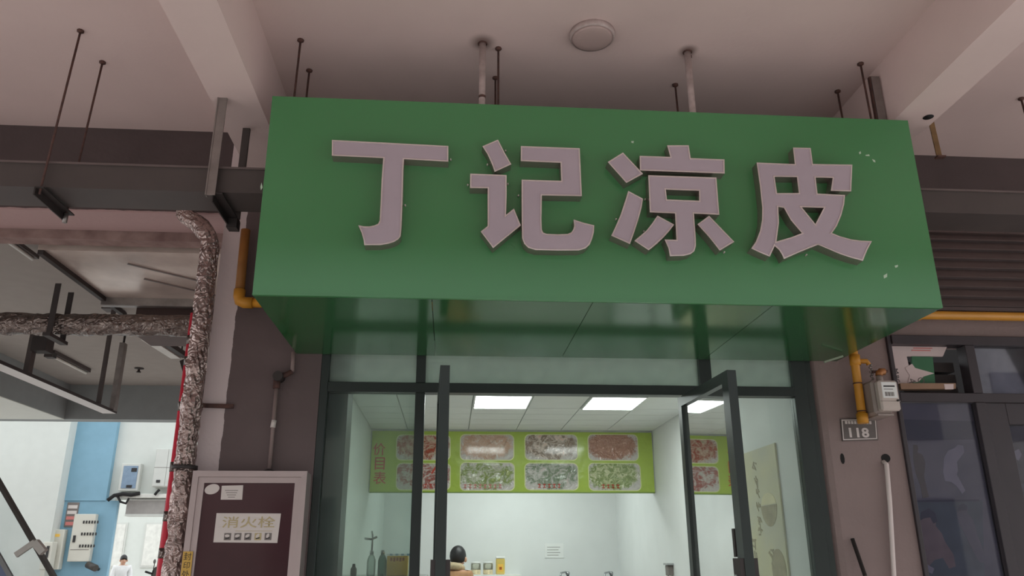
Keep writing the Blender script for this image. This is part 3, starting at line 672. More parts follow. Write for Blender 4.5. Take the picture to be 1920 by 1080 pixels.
b = MB()
for k in range(9):
    z = 2.54 - k*0.013; b.ball((2.405 + 0.004*(-1)**k, 4.305, z), 0.0075, 5)
b.build('chain', 'galv', gr)
MB().tube([(2.405, 4.30, 2.50), (2.50, 4.30, 2.505)], 0.008, 8).build('valve_lever', 'rust', gr)
gm = thing('gas_meter', (2.42, 4.26, 2.25), 'small cream gas meter with a barcode label beside the yellow riser', 'gas meter')
B('meter_body', 2.345, 2.45, 4.22, 4.37, 2.245, 2.435, 'meter_body', gm, 0.012)
o = B('meter_face', 2.362, 2.475, 4.175, 4.225, 2.256, 2.425, 'meter', gm, 0.01)
lb = B('label', 2.378, 2.462, 4.172, 4.175, 2.325, 2.414, 'paper_white', gm)
B('print_line', 2.388, 2.452, 4.1705, 4.172, 2.387, 2.394, 'black_print', lb); B('print_line', 2.388, 2.44, 4.1705, 4.172, 2.372, 2.375, 'grey_print', lb)
for k in range(9): B('barcode_bar', 2.392+k*0.006, 2.3955+k*0.006 - (k % 3)*0.0008, 4.1705, 4.172, 2.335, 2.358, 'grey_print', lb)
B('face_seam', 2.361, 2.476, 4.174, 4.1765, 2.306, 2.309, 'meter_body', gm); MB().tube([(2.458, 4.165, 2.311), (2.458, 4.176, 2.311)], 0.006, 8).build('screw', 'black_iron', gm)
MB().tube([(2.44, 4.29, 2.43), (2.44, 4.29, 2.475)], 0.018, 12).build('inlet_nut', 'meter_body', gm)
MB().tube([(2.44, 4.29, 2.475), (2.442, 4.29, 2.49), (2.452, 4.29, 2.50), (2.475, 4.29, 2.50)], 0.02, 12).build('inlet_elbow', mat('brass_elbow', (170, 112, 62), 0.4, 0.3), gm)
B('meter_bracket', 2.36, 2.45, 4.22, 4.40, 2.235, 2.245, 'meter_body', gm)

np_ = thing('number_plate', (2.335, 4.395, 2.12), 'small grey house number plate reading 118 on the pier', 'number plate')
bd = MB().prism([[(2.226, 2.244), (2.440, 2.249), (2.433, 2.124), (2.221, 2.117)]], 4.390, W).build('plate_board', 'plate', np_)
o1 = [(2.231, 2.238), (2.435, 2.243), (2.426, 2.130), (2.224, 2.122)]; o2 = inset(o1 if area(o1) > 0 else o1[::-1], 0.005)
MB().prism([o1 if area(o1) > 0 else o1[::-1], o2[::-1]], 4.3885, 4.39).build('plate_border', 'plate_ink', bd)
c = (2.324, 4.388, 2.165); text('118', 'numerals', (c[0], 4.3885, c[2]), 0.056, 'plate_ink', bd, width=0.118, bold=0.03)
c = (2.327, 4.388, 2.223)
for k in range(9): B('small_character_mark', c[0]-0.078+k*0.018, c[0]-0.065+k*0.018, 4.3885, 4.39, c[2]-0.009, c[2]+0.008, 'plate_ink', bd)

t = thing('white_conduit', (2.45, 4.385, 0), 'white plastic conduit coming out of a dark hole in the pier', 'conduit')
q = [(2.450, 4.372, 1.999), (2.434, 4.372, 1.784), (2.394, 4.372, 1.394)]
MB().tube([(q[0][0]-0.003, 4.40, q[0][2]+0.004), (q[0][0], 4.374, q[0][2]-0.012), q[1], q[2], (q[2][0]+0.02, 4.372, 0.0)], 0.0125, 12).build('tube', 'white_plastic', t)
c = (2.465, 4.398, 2.023); MB().prism([ellipse(c[0], c[2], 0.027, 0.024, 14)], 4.3975, 4.40).build('wall_hole', 'black', bpy.data.objects['wall_right'])
c = (2.210, 4.398, 2.019); MB().prism([ellipse(c[0], c[2], 0.012, 0.03, 10)], 4.3975, 4.40).build('wall_hole', 'black', bpy.data.objects['wall_right'])
t = thing('leaning_stick', (2.28, 4.33, 0), 'dark stick leaning against the pier below the number plate', 'stick')
q = [(2.194, 4.380, 1.587), (2.215, 4.330, 1.382)]; d = Vector(q[1])-Vector(q[0]); e = Vector(q[0]) + d*(q[0][2]/-d.z)
MB().tube([q[0], e], 0.011, 8).build('shaft', 'black_iron', t); MB().tube([Vector(q[0])+d*0.93, Vector(q[0])+d*1.1], 0.013, 8).build('ferrule', 'galv', t)
# torn green strip under the sign's rear edge
t = thing('loose_green_strip', (2.15, 4.3, 2.56), 'loose pale green strip sticking out below the sign by the riser', 'strip')
MB().bar((2.079, 4.200, 2.529), (2.193, 4.200, 2.565), 0.012, 0.01).build('strip', mat('pale_green_strip', (150, 160, 140), 0.6), t)

# ------------------------------------------------------------------ louvre over the neighbouring shop
lv = thing('wall_louvre', (4.3, 4.36, 2.90), 'dark brown slatted louvre panel over the neighbouring shop window', 'louvre')
B('louvre_back', 2.30, 6.4, 4.372, 4.3995, 2.90, 3.41, 'dark_paint', lv)
for k in range(8):
    z = 2.925 + k*0.062
    MB().add([(2.30,4.352,z),(6.4,4.352,z),(6.4,4.372,z+0.05),(2.30,4.372,z+0.05),(2.30,4.352,z+0.008),(6.4,4.352,z+0.008),(6.4,4.372,z+0.058),(2.30,4.372,z+0.058)],
             [(0,3,2,1),(4,5,6,7),(0,1,5,4),(1,2,6,5),(2,3,7,6),(3,0,4,7)]).build('slat', 'louvre', lv)
B('top_rail', 2.30, 6.4, 4.34, 4.386, 3.405, 3.43, 'louvre', lv); B('bottom_rail', 2.30, 6.4, 4.34, 4.386, 2.895, 2.918, 'louvre', lv)

# ------------------------------------------------------------------ neighbouring shop window
nw = struct(thing('window_2', (3.6, 4.43, 0), 'dark framed window of the neighbouring shop', 'window'), 'dark framed window of the neighbouring shop', 'window')
for q in ((2.575, 2.60, 4.38, 4.46, 0, 2.745), (2.60, 5.6, 4.37, 4.46, 2.69, 2.745), (2.60, 5.6, 4.38, 4.46, 2.345, 2.40), (3.05, 3.11, 4.375, 4.46, 2.40, 2.69),
          (3.05, 3.11, 4.375, 4.46, 0, 2.345), (3.11, 3.24, 4.39, 4.46, 0, 2.345), (3.24, 5.6, 4.39, 4.46, 2.22, 2.345), (4.55, 4.62, 4.38, 4.46, 0, 2.69), (2.60, 3.05, 4.38, 4.46, 0, 0.1)):
    B('frame_bar', *q, 'frame2', nw, 0.003)
B('pane', 2.60, 3.05, 4.41, 4.416, 0.1, 2.345, 'glass_dim', nw); B('pane', 3.24, 4.55, 4.42, 4.426, 0.0, 2.22, 'glass_dim', nw)
B('transom_pane', 3.11, 4.55, 4.41, 4.416, 2.40, 2.69, 'glass_dim', nw)
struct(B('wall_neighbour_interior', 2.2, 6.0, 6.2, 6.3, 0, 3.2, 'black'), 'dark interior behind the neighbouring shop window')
# backing sheet of pictures stuck inside the lower pane (flat print)
ps = thing('picture_sheet', (2.83, 4.425, 0.6), 'faded sheet of printed pictures stuck inside the neighbour window pane', 'poster')
B('sheet', 2.602, 3.048, 4.422, 4.426, 0.5, 2.343, 'poster_dim', ps)
def prn(nm, out, m, par, y=4.4215): return MB().prism([out], y-0.0008, y+0.0005).build(nm, m, par)
prn('printed_band', [(2.588, 2.249), (3.048, 2.241), (3.033, 2.135), (2.574, 2.126)], 'poster_dark', ps)
prn('printed_ground', [(2.562, 1.793), (3.009, 1.793), (2.933, 1.362), (2.501, 1.365)], 'poster_teal', ps)
prn('printed_figure', [(2.653, 2.102), (2.678, 2.102), (2.680, 2.078), (2.671, 2.060), (2.700, 2.045), (2.709, 2.006), (2.696, 1.952), (2.687, 1.934), (2.691, 1.851), (2.696, 1.810), (2.657, 1.804), (2.656, 1.869), (2.641, 1.946), (2.639, 2.005), (2.643, 2.047)], 'poster_brown', ps, 4.4205)
prn('printed_figure', [(2.825, 2.030), (2.858, 2.070), (2.900, 2.085), (2.923, 2.104), (2.954, 2.098), (2.953, 2.061), (2.929, 2.037), (2.898, 2.006), (2.896, 1.964), (2.884, 1.934), (2.905, 1.881), (2.917, 1.846), (2.895, 1.828), (2.871, 1.869), (2.844, 1.893), (2.807, 1.899), (2.803, 1.946)], 'poster_pale', ps, 4.4205)
prn('printed_figure', [(2.645, 1.735), (2.684, 1.743), (2.711, 1.723), (2.719, 1.694), (2.705, 1.654), (2.735, 1.614), (2.745, 1.569), (2.781, 1.502), (2.782, 1.440), (2.743, 1.429), (2.717, 1.485), (2.666, 1.474), (2.622, 1.436), (2.569, 1.447), (2.584, 1.530), (2.574, 1.581), (2.603, 1.637), (2.623, 1.683)], 'poster_skin', ps, 4.4205)
prn('printed_hair', [(2.634, 1.729), (2.685, 1.749), (2.717, 1.723), (2.721, 1.677), (2.694, 1.666), (2.682, 1.700), (2.643, 1.694), (2.623, 1.683)], 'poster_dark', ps, 4.420)
prn('printed_figure', [(2.856, 1.758), (2.891, 1.775), (2.913, 1.758), (2.906, 1.723), (2.930, 1.686), (2.940, 1.614), (2.961, 1.501), (2.964, 1.456), (2.922, 1.462), (2.889, 1.546), (2.865, 1.614), (2.845, 1.671), (2.842, 1.717)], 'poster_dim', ps, 4.4205)
prn('printed_hair', [(2.855, 1.758), (2.891, 1.778), (2.912, 1.758), (2.901, 1.735), (2.871, 1.740), (2.850, 1.729)], 'poster_dark', ps, 4.420)
prn('printed_book', [(2.572, 1.463), (2.618, 1.452), (2.657, 1.430), (2.640, 1.402), (2.606, 1.419), (2.573, 1.436)], 'poster_pale', ps, 4.420)
prn('printed_line', [(2.598, 1.793), (2.990, 1.799), (2.988, 1.787), (2.596, 1.781)], 'poster_dark', ps, 4.420)
ps2 = thing('picture_sheet', (3.6, 4.435, 0.6), 'dark photo sheet stuck inside the neighbour door glass', 'poster')
B('sheet', 3.25, 4.5, 4.432, 4.436, 0.5, 2.21, 'poster_dark', ps2)
prn('printed_block', [(3.226, 2.212), (3.398, 2.245), (3.367, 1.892), (3.194, 1.883)], mat('near_black_print', (50, 46, 54), 0.5, vary=0.3, scale=12), ps2, 4.4315)
prn('printed_flower', [(3.267, 2.070), (3.296, 2.083), (3.308, 2.052), (3.281, 2.015), (3.259, 2.033)], 'poster_pale', ps2, 4.4305)
prn('printed_block', [(3.218, 1.788), (3.394, 1.800), (3.338, 1.359), (3.155, 1.361)], 'poster_teal', ps2, 4.4315)
# transom: cartons and boards kept behind the frame
bx = thing('flattened_carton', (2.85, 4.44, 2.40), 'white and green printed carton propped in the neighbour window transom', 'carton')
cf = MB().prism([[(2.584, 2.647), (2.599, 2.680), (2.628, 2.697), (2.977, 2.696), (2.938, 2.632), (2.710, 2.629), (2.721, 2.460), (2.589, 2.459)]], 4.43, 4.445).build('carton_face', 'carton', bx)
MB().prism([[(2.742, 2.629), (2.872, 2.627), (2.858, 2.462), (2.720, 2.460)]], 4.428, 4.445).build('green_face', 'carton_green', bx)
prn('white_arrow', [(2.686, 2.556), (2.734, 2.583), (2.749, 2.557), (2.863, 2.526), (2.793, 2.506), (2.754, 2.473), (2.687, 2.466), (2.708, 2.511)], 'carton', bx, 4.4275)
for ch, c, r, h in (('M', (2.626, 4.427, 2.536), -1.45, 0.03), ('B', (2.627, 4.427, 2.500), -1.45, 0.026), ('G', (2.627, 4.427, 2.478), -1.45, 0.026), ('4', (2.716, 4.427, 2.479), -1.3, 0.045), ('O', (2.772, 4.427, 2.480), 0.1, 0.04)):
    text(ch, 'lettering', (c[0], 4.4265, c[2]), h, 'black_print' if ch in 'MBG' else 'plate', bx, rot=r)
for c in ((2.819, 4.429, 2.680), (2.806, 4.429, 2.666)): B('print_line', c[0]-0.06, c[0]+0.06, 4.4285, 4.43, c[2]-0.003, c[2]+0.003, 'pink_print', bx)
bd = thing('cardboard_strip', (2.9, 4.40, 2.42), 'brown cardboard strip with a white end label lying on the transom bar', 'cardboard')
MB().prism([[(2.611, 2.453), (2.952, 2.457), (2.946, 2.425), (2.611, 2.418)]], 4.378, 4.428).build('strip', 'cardboard', bd)
MB().prism([[(2.877, 2.451), (2.936, 2.452), (2.930, 2.420), (2.878, 2.419)]], 4.376, 4.378).build('end_label', 'carton', bd)
t = thing('shelf_boards', (2.95, 4.6, 2.40), 'dark boards stacked behind the carton in the neighbour transom', 'boards')
for k in range(3): B('board', 2.70, 3.04, 4.50, 4.75, 2.402+k*0.075, 2.46+k*0.075, 'black_iron', t)
t = thing('sheet_in_transom', (3.7, 4.44, 2.40), 'grey sheet with a red corner stuck inside the neighbour transom pane', 'poster')
B('sheet', 3.12, 4.5, 4.432, 4.436, 2.405, 2.685, mat('grey_sheet', (184, 186, 192), 0.5, rgb2=(130, 136, 146), scale=5), t)
prn('red_mark', [(3.402, 2.686), (3.483, 2.694), (3.480, 2.607), (3.400, 2.613)], 'pink_print', t, 4.4315)

# ================================================================== INSIDE THE SHOP
bn = thing('menu_banner', (0.6, YB, 2.09), 'lime green menu banner with eight food photographs above the kitchen', 'banner')
bp_ = B('banner_sheet', XL+0.01, XR-0.012, YB, YB+0.018, 2.088, 2.668, 'lime', bn); bp_['label'] = 'lime green vinyl sheet'
B('edge_rail', XL+0.01, XR-0.012, YB-0.006, YB+0.018, 2.082, 2.09, mat('green_rail', (110, 140, 60), 0.5), bn)
foods = [food_mat('print_red_stew', (196, 92, 60), [(150, 60, 40), (206, 180, 160), (90, 120, 60)], 14),
         food_mat('print_noodles', (216, 196, 178), [(190, 150, 128), (228, 222, 214)], 16),
         food_mat('print_cold_noodles', (214, 190, 176), [(120, 100, 84), (222, 206, 196), (206, 120, 90)], 13),
         food_mat('print_minced', (216, 178, 160), [(160, 112, 96), (232, 196, 176)], 34),
         food_mat('print_plain_plate', (204, 204, 200), [(150, 60, 50), (206, 202, 196), (84, 118, 70)], 11),
         food_mat('print_green_dish', (204, 206, 150), [(120, 140, 70), (206, 204, 190), (90, 100, 80)], 12),
         food_mat('print_pale_soup', (204, 202, 196), [(110, 128, 100), (206, 202, 198), (200, 160, 150)], 10),
         food_mat('print_salad', (206, 216, 160), [(112, 132, 74), (200, 206, 160), (222, 214, 196)], 20)]
PH = [[(-0.528, 7.810, 2.626), (-0.016, 7.810, 2.393)], [(0.089, 7.810, 2.635), (0.606, 7.810, 2.396)], [(0.723, 7.810, 2.639), (1.235, 7.810, 2.399)], [(1.349, 7.810, 2.644), (1.840, 7.810, 2.396)],
      [(-0.516, 7.810, 2.355), (-0.010, 7.810, 2.112)], [(0.093, 7.810, 2.363), (0.610, 7.810, 2.108)], [(0.720, 7.810, 2.361), (1.232, 7.810, 2.114)], [(1.345, 7.810, 2.363), (1.850, 7.810, 2.110)]]
for i, (a, b) in enumerate(PH):
    rim = MB().prism([rrect(a[0]-0.008, b[0]+0.008, b[2]-0.008, a[2]+0.008, 0.05)], YB-0.003, YB).build('photo_border', 'photo_rim', bn)
    f = MB().prism([rrect(a[0], b[0], b[2], a[2], 0.044)], YB-0.005, YB-0.003).build('food_photo', foods[i], rim)
    if i in (4, 5, 6, 7):
        n = (4, 8, 5, 4)[i-4]; zz = b[2]+0.035
        for k in range(n):
            x = a[0] + (0.26 if i == 4 else 0.03 if i == 5 else 0.12 if i == 6 else 0.12) + k*0.048
            bb = MB(); bb.bar((x, YB-0.0062, zz+0.012), (x+0.032, YB-0.0062, zz+0.012), 0.002, 0.007); bb.bar((x+0.016, YB-0.0062, zz-0.018), (x+0.016, YB-0.0062, zz+0.022), 0.002, 0.007, (1, 0, 0)); bb.bar((x+0.002, YB-0.0062, zz-0.014), (x+0.03, YB-0.0062, zz-0.014), 0.002, 0.007)
            bb.build('caption_mark', 'red_print' if i != 5 else 'pink_print', rim)
for k, (ch, c) in enumerate((('价', (-0.696, 7.810, 2.491)), ('目', (-0.684, 7.810, 2.355)), ('表', (-0.678, 7.810, 2.220)))):
    text(ch, 'lettering', (c[0], YB-0.003, c[2]), 0.118, 'red_print', bn, bold=0.006)
# chopsticks drawn on the first lower photo
c0, c1 = (-0.141, 7.805, 2.261), (-0.072, 7.805, 2.392)
for s_ in (0, 0.045): MB().bar((c0[0]+s_-0.045, YB-0.0062, c0[2]), (c1[0]+s_-0.045, YB-0.0062, c1[2]-0.02), 0.002, 0.016).build('printed_chopstick', 'red_print', bn)

# wall poster on the right shop wall
wp = thing('wall_poster', (1.99, 5.2, 0.9), 'cream illustrated poster with brush lettering on the right shop wall', 'poster')
B('poster_sheet', 1.988, 1.999, 4.80, 6.6, 0.9, 2.16, 'poster_cream', wp)
rs = random.Random(3)
for (yc, z0, n, h) in ((5.42, 2.03, 5, 0.075), (5.16, 2.05, 6, 0.07), (5.62, 1.95, 5, 0.1), (5.9, 1.95, 4, 0.12), (5.30, 1.58, 4, 0.09), (5.02, 1.52, 3, 0.08)):
    for k in range(n):
        b = MB()
        for q in range(5):
            y = yc + rs.uniform(-0.35, 0.35)*h; z = z0 - k*h*1.15 + rs.uniform(-0.35, 0.35)*h; ang = rs.choice((0.0, 1.57, 0.7, -0.7, 1.3)); ln = h*rs.uniform(0.45, 0.85)
            dy, dz = math.sin(ang)*ln/2, math.cos(ang)*ln/2
            b.bar((1.9865 - 0.0002*q, y-dy, z-dz), (1.9865 - 0.0002*q, y+dy, z+dz), h*0.14, 0.0015, (1, 0, 0))
        b.build('brush_character', 'ink_wash', wp)
def on_wall(nm, L, m):
    n = len(L); MB().add([(1.9862, y, z) for y, z in L] + [(1.988, y, z) for y, z in L], [tuple(range(n)), tuple(range(n, 2*n))[::-1]] + [(i, (i+1) % n, (i+1) % n + n, i+n) for i in range(n)]).build(nm, m, wp)
on_wall('drawn_bowl', [(4.99 + 0.13*math.cos(a), 1.80 + 0.13*math.sin(a)) for a in [math.pi*(1+i/10) for i in range(11)]], 'ink_wash')
on_wall('drawn_noodles', [(4.99 + 0.12*math.cos(a), 1.805 + 0.07*math.sin(a)) for a in [math.pi*i/10 for i in range(11)]], mat('pale_noodle_print', (232, 222, 178), 0.5))
on_wall('drawn_wheel', ellipse(4.93, 1.42, 0.11, 0.12, 18), 'ink_wash')

# person at the kitchen counter
def skin_mesh(name, V, E, Rr, m, parent=None, sub=2, root=0):
    me = bpy.data.meshes.new(name); me.from_pydata([Vector(v) for v in V], E, [])
    o = bpy.data.objects.new(name, me); col.objects.link(o)
    md = o.modifiers.new('skin', 'SKIN'); md.use_smooth_shade = True
    sv = me.skin_vertices[0].data
    for i, r in enumerate(Rr):
        sv[i].radius = r if isinstance(r, tuple) else (r, r); sv[i].use_root = (i == root)
    sb = o.modifiers.new('sub', 'SUBSURF'); sb.levels = sub; sb.render_levels = sub
    dg = bpy.context.evaluated_depsgraph_get(); nm = bpy.data.meshes.new_from_object(o.evaluated_get(dg))
    bpy.data.objects.remove(o); bpy.data.meshes.remove(me)
    nm.name = name; nm.materials.clear(); nm.materials.append(M[m])
    for p in nm.polygons: p.use_smooth = True
    vs = [v.co.copy() for v in nm.vertices]; bz = min(v.z for v in vs); bc = Vector((sum(v.x for v in vs)/len(vs), sum(v.y for v in vs)/len(vs), bz))
    for v in nm.vertices: v.co -= bc
    return link(name, nm, bc, parent)

def person(loc, face, scale, label, top, headbow=0.05, hair='short', legs='trousers', arms='work', kit='coat'):
    """standing figure; local +x is the way it faces"""
    c, s_ = math.cos(face), math.sin(face)
    def w(x, y, z): return (loc[0] + (x*c - y*s_)*scale, loc[1] + (x*s_ + y*c)*scale, loc[2] + z*scale)
    t = thing('person', loc, label, 'person')
    k = scale
    V = [w(0,0,0.93), w(0,0,1.08), w(0.0,0,1.25), w(0.0,0,1.38), w(0.01,0,1.45), w(0.025+headbow*0.4,0,1.49), w(0.045+headbow,0,1.555), w(0.05+headbow,0,1.615),
         w(0,0.09,0.86), w(0.02,0.095,0.47), w(-0.01,0.1,0.09), w(0.13,0.1,0.03), w(0,-0.09,0.86), w(0.02,-0.095,0.47), w(-0.01,-0.1,0.09), w(0.13,-0.1,0.03),
         w(0.0,0.17,1.39), w(0.04,0.215,1.12), w(0.25,0.14,1.05), w(0.33,0.11,1.06), w(0.0,-0.17,1.39), w(0.04,-0.215,1.12), w(0.25,-0.14,1.05), w(0.33,-0.11,1.06)]
    E = [(0,1),(1,2),(2,3),(3,4),(4,5),(5,6),(6,7),(0,8),(8,9),(9,10),(10,11),(0,12),(12,13),(13,14),(14,15),(3,16),(16,17),(17,18),(18,19),(3,20),(20,21),(21,22),(22,23)]
    R_ = [0.13,0.115,0.13,0.12,0.055,0.055,0.085,0.075, 0.085,0.055,0.04,0.032, 0.085,0.055,0.04,0.032, 0.06,0.046,0.034,0.028, 0.06,0.046,0.034,0.028]
    R_ = [r*k for r in R_]
    skin_mesh('body', V, E, R_, 'skin', t, 2)
    # hands: palm and five fingers each
    for sg_ in (1, -1):
        HV = [w(0.33, 0.11*sg_, 1.06), w(0.40, 0.10*sg_, 1.05)]; HE = [(0, 1)]; HR = [0.026*k, 0.028*k]
        for f_ in range(4):
            yy = 0.10*sg_ + (f_-1.5)*0.019; ln = (0.06, 0.075, 0.08, 0.066)[f_]; i = len(HV)
            HV += [w(0.43, yy, 1.048), w(0.43+ln*0.55, yy, 1.04), w(0.43+ln*0.85, yy, 1.015)]; HE += [(1, i), (i, i+1), (i+1, i+2)]; HR += [0.011*k, 0.009*k, 0.008*k]
        i = len(HV); HV += [w(0.385, 0.06*sg_, 1.045), w(0.43, 0.045*sg_, 1.03)]; HE += [(1, i), (i, i+1)]; HR += [0.012*k, 0.010*k]
        skin_mesh('hand', HV, HE, HR, 'skin', t, 1)
    # coat: torso and sleeves as one garment
    CV = [w(0,0,0.74), w(0,0,0.95), w(0,0,1.15), w(0,0,1.34), w(0.0,0,1.42), w(0.0,0.18,1.385), w(0.04,0.22,1.12), w(0.24,0.145,1.055), w(0.0,-0.18,1.385), w(0.04,-0.22,1.12), w(0.24,-0.145,1.055)]
    CE = [(0,1),(1,2),(2,3),(3,4),(3,5),(5,6),(6,7),(3,8),(8,9),(9,10)]
    skin_mesh('coat', CV, CE, [r*k for r in (0.20,0.17,0.165,0.16,0.09,0.085,0.068,0.052,0.085,0.068,0.052)], top, t, 2, 1)
    skin_mesh('trousers', [w(0,0,0.92), w(0,0.09,0.84), w(0.02,0.095,0.46), w(-0.01,0.1,0.08), w(0,-0.09,0.84), w(0.02,-0.095,0.46), w(-0.01,-0.1,0.08)], [(0,1),(1,2),(2,3),(0,4),(4,5),(5,6)], [r*k for r in (0.14,0.105,0.075,0.06,0.105,0.075,0.06)], legs, t, 2)
    for sg_ in (1, -1):
        p0 = w(-0.04, 0.1*sg_, 0.045); p1 = w(0.16, 0.105*sg_, 0.03); MB().tube([p0, Vector(p0).lerp(Vector(p1), 0.5), p1], [0.05*k, 0.05*k, 0.035*k], 12).build('shoe', 'black', t)
    hc_ = w(0.035+headbow, 0, 1.60)
    cap = MB(); n1, n2 = 12, 20; vs = []; fs = []
    for i in range(n1+1):
        for j in range(n2):
            a = 2*math.pi*j/n2; front = 0.5+0.5*math.cos(a)
            lim = math.pi*(0.80 - 0.36*front**1.5); th = lim*i/n1
            r = 0.112 + 0.004*noise.noise((i*0.9, j*0.9, 1.0))
            x = (r*0.98*math.sin(th)*math.cos(a)) - 0.008; y = r*0.80*math.sin(th)*math.sin(a); z = r*1.02*math.cos(th)
            vs.append((hc_[0] + (x*c - y*s_)*k, hc_[1] + (x*s_ + y*c)*k, hc_[2] + z*k))
    for i in range(n1):
        for j in range(n2): fs.append((i*n2+j, i*n2+(j+1) % n2, (i+1)*n2+(j+1) % n2, (i+1)*n2+j))
    cap.add(vs, fs, True).build('hair', 'hair', t)
    # face: nose, eyes, mouth, ears
    fx = headbow
    MB().ball(w(0.155+fx, 0, 1.555), (0.014*k, 0.014*k, 0.02*k), 6).build('nose', 'skin', t)
    for sg_ in (1, -1):
        MB().ball(w(0.132+fx, 0.034*sg_, 1.58), 0.011*k, 6).build('eye', 'hair', t)
        MB().ball(w(0.045+fx, 0.088*sg_, 1.56), (0.018*k, 0.012*k, 0.03*k), 6).build('ear', 'skin', t)
    MB().bar(w(0.14+fx, -0.022, 1.517), w(0.14+fx, 0.022, 1.517), 0.012*k, 0.008*k).build('mouth', mat('lips', (170, 100, 92), 0.5), t)
    if kit == 'coat':
        n_ = [w(0.08*math.cos(a)+0.012, 0.085*math.sin(a), 1.475-0.02*math.cos(a)) for a in [2*math.pi*i/16 for i in range(17)]]
        MB().tube(n_, 0.04*k, 10, caps=False).build('collar', 'collar', t)
    return t
person((0.05, 8.95, 0), math.radians(62), 0.945, 'person with short black hair in a tan coat standing at the kitchen counter', 'tan_coat', 0.07)

# shelf on the kitchen rear wall with canisters
sh = thing('kitchen_shelf', (0.55, 9.66, 1.28), 'white shelf on the kitchen rear wall under the canisters', 'shelf')
c = (0.311, 9.600, 1.312); SZ = c[2]
B('shelf_board', 0.12, 0.82, 9.5, 9.798, SZ-0.03, SZ, 'paper_white', sh); 
for x in (0.2, 0.72): B('shelf_bracket', x, x+0.02, 9.6, 9.798, SZ-0.12, SZ-0.03, 'steel', sh)
for i, c in enumerate(((0.305, 9.600, 1.352), (0.445, 9.600, 1.351))):
    t = thing('storage_canister', (c[0], 9.6, SZ), ['clear storage canister of dry goods on the kitchen shelf, next to the person', 'clear storage canister of dry goods on the kitchen shelf, next to the yellow tin'][i], 'canister', 'canisters on the kitchen shelf')
    MB().lathe((c[0], 9.6, SZ), [(0.052, 0.0), (0.055, 0.01), (0.055, 0.05)], 18).build('contents', 'grain', t)
    MB().lathe((c[0], 9.6, SZ+0.051), [(0.056, 0.0), (0.056, 0.06), (0.05, 0.068)], 18).build('jar', 'jar_glass', t)
    MB().lathe((c[0], 9.6, SZ+0.119), [(0.056, 0.0), (0.056, 0.014), (0.02, 0.018)], 18).build('lid', 'paper_white', t)
c = (0.586, 9.600, 1.351)
t = thing('yellow_tin', (c[0], 9.6, SZ), 'tall yellow tin with a white lid on the kitchen shelf', 'tin')
B('tin_body', c[0]-0.05, c[0]+0.05, 9.55, 9.65, SZ, SZ+0.17, mat('yellow_tin_print', (222, 196, 110), 0.4), t, 0.008); B('lid', c[0]-0.053, c[0]+0.053, 9.547, 9.653, SZ+0.17, SZ+0.195, 'paper_white', t, 0.005)
B('label_block', c[0]-0.03, c[0]+0.03, 9.547, 9.55, SZ+0.03, SZ+0.11, 'yellow_box', t); B('label_mark', c[0]-0.014, c[0]+0.014, 9.5455, 9.547, SZ+0.05, SZ+0.08, 'orange_print', t)
t = thing('wall_notice', (1.24, 9.797, 1.49), 'white paper notice on the kitchen rear wall', 'notice')
a, b = (1.123, 9.790, 1.649), (1.348, 9.790, 1.486)
B('paper_sheet', a[0], b[0], 9.793, 9.7995, b[2], a[2], 'paper_white', t)
for k in range(4): B('print_line', a[0]+0.03, b[0]-0.04-0.02*(k % 2), 9.792, 9.793, a[2]-0.045-k*0.03, a[2]-0.04-k*0.03, 'grey_print', t)
# taps and wall socket
for i, (px, lab) in enumerate((((1.373, 9.600, 1.312), 'steel kitchen tap under the paper notice'), ((1.882, 9.600, 1.309), 'steel kitchen tap at the corner of the kitchen'))):
    t = thing('kitchen_tap', (px[0], 9.65, 1.0), lab, 'tap', 'taps on the kitchen rear wall')
    x, z = px[0], px[2]
    MB().tube([(x, 9.65, 1.0), (x, 9.65, z-0.01)], 0.016, 10).build('stem', 'steel', t)
    MB().tube([(x, 9.65, z-0.03), (x-0.03, 9.62, z+0.02), (x-0.09, 9.56, z+0.012), (x-0.11, 9.54, z-0.05)], 0.011, 10).build('spout', 'steel', t)
    MB().lathe((x, 9.65, z-0.01), [(0.02, 0), (0.022, 0.02), (0.012, 0.035)], 12).build('handle', 'steel', t)
kc = thing('kitchen_counter', (0.8, 9.5, 0), 'steel kitchen worktop along the rear wall below the taps', 'counter')
B('worktop', -0.1, 1.98, 9.44, 9.798, 0.96, 1.0, 'steel', kc, 0.004); B('cabinet_body', -0.08, 1.96, 9.48, 9.79, 0.0, 0.96, 'panel_grey', kc)
c = (1.960, 7.414, 1.395)
t = thing('wall_dispenser', (1.97, c[1], c[2]-0.06), 'small grey hook and dispenser on the right shop wall', 'dispenser')
B('hook_plate', 1.94, 1.999, c[1]-0.07, c[1]+0.07, c[2]+0.03, c[2]+0.045, 'steel', t); B('dispenser_body', 1.95, 1.999, c[1]-0.05, c[1]+0.05, c[2]-0.06, c[2]+0.03, 'grey_print', t, 0.005)
MB().tube([(1.96, c[1], c[2]-0.06), (1.955, c[1], c[2]-0.16), (1.96, c[1]+0.01, c[2]-0.3)], 0.006, 8).build('hose', 'grey_print', t)

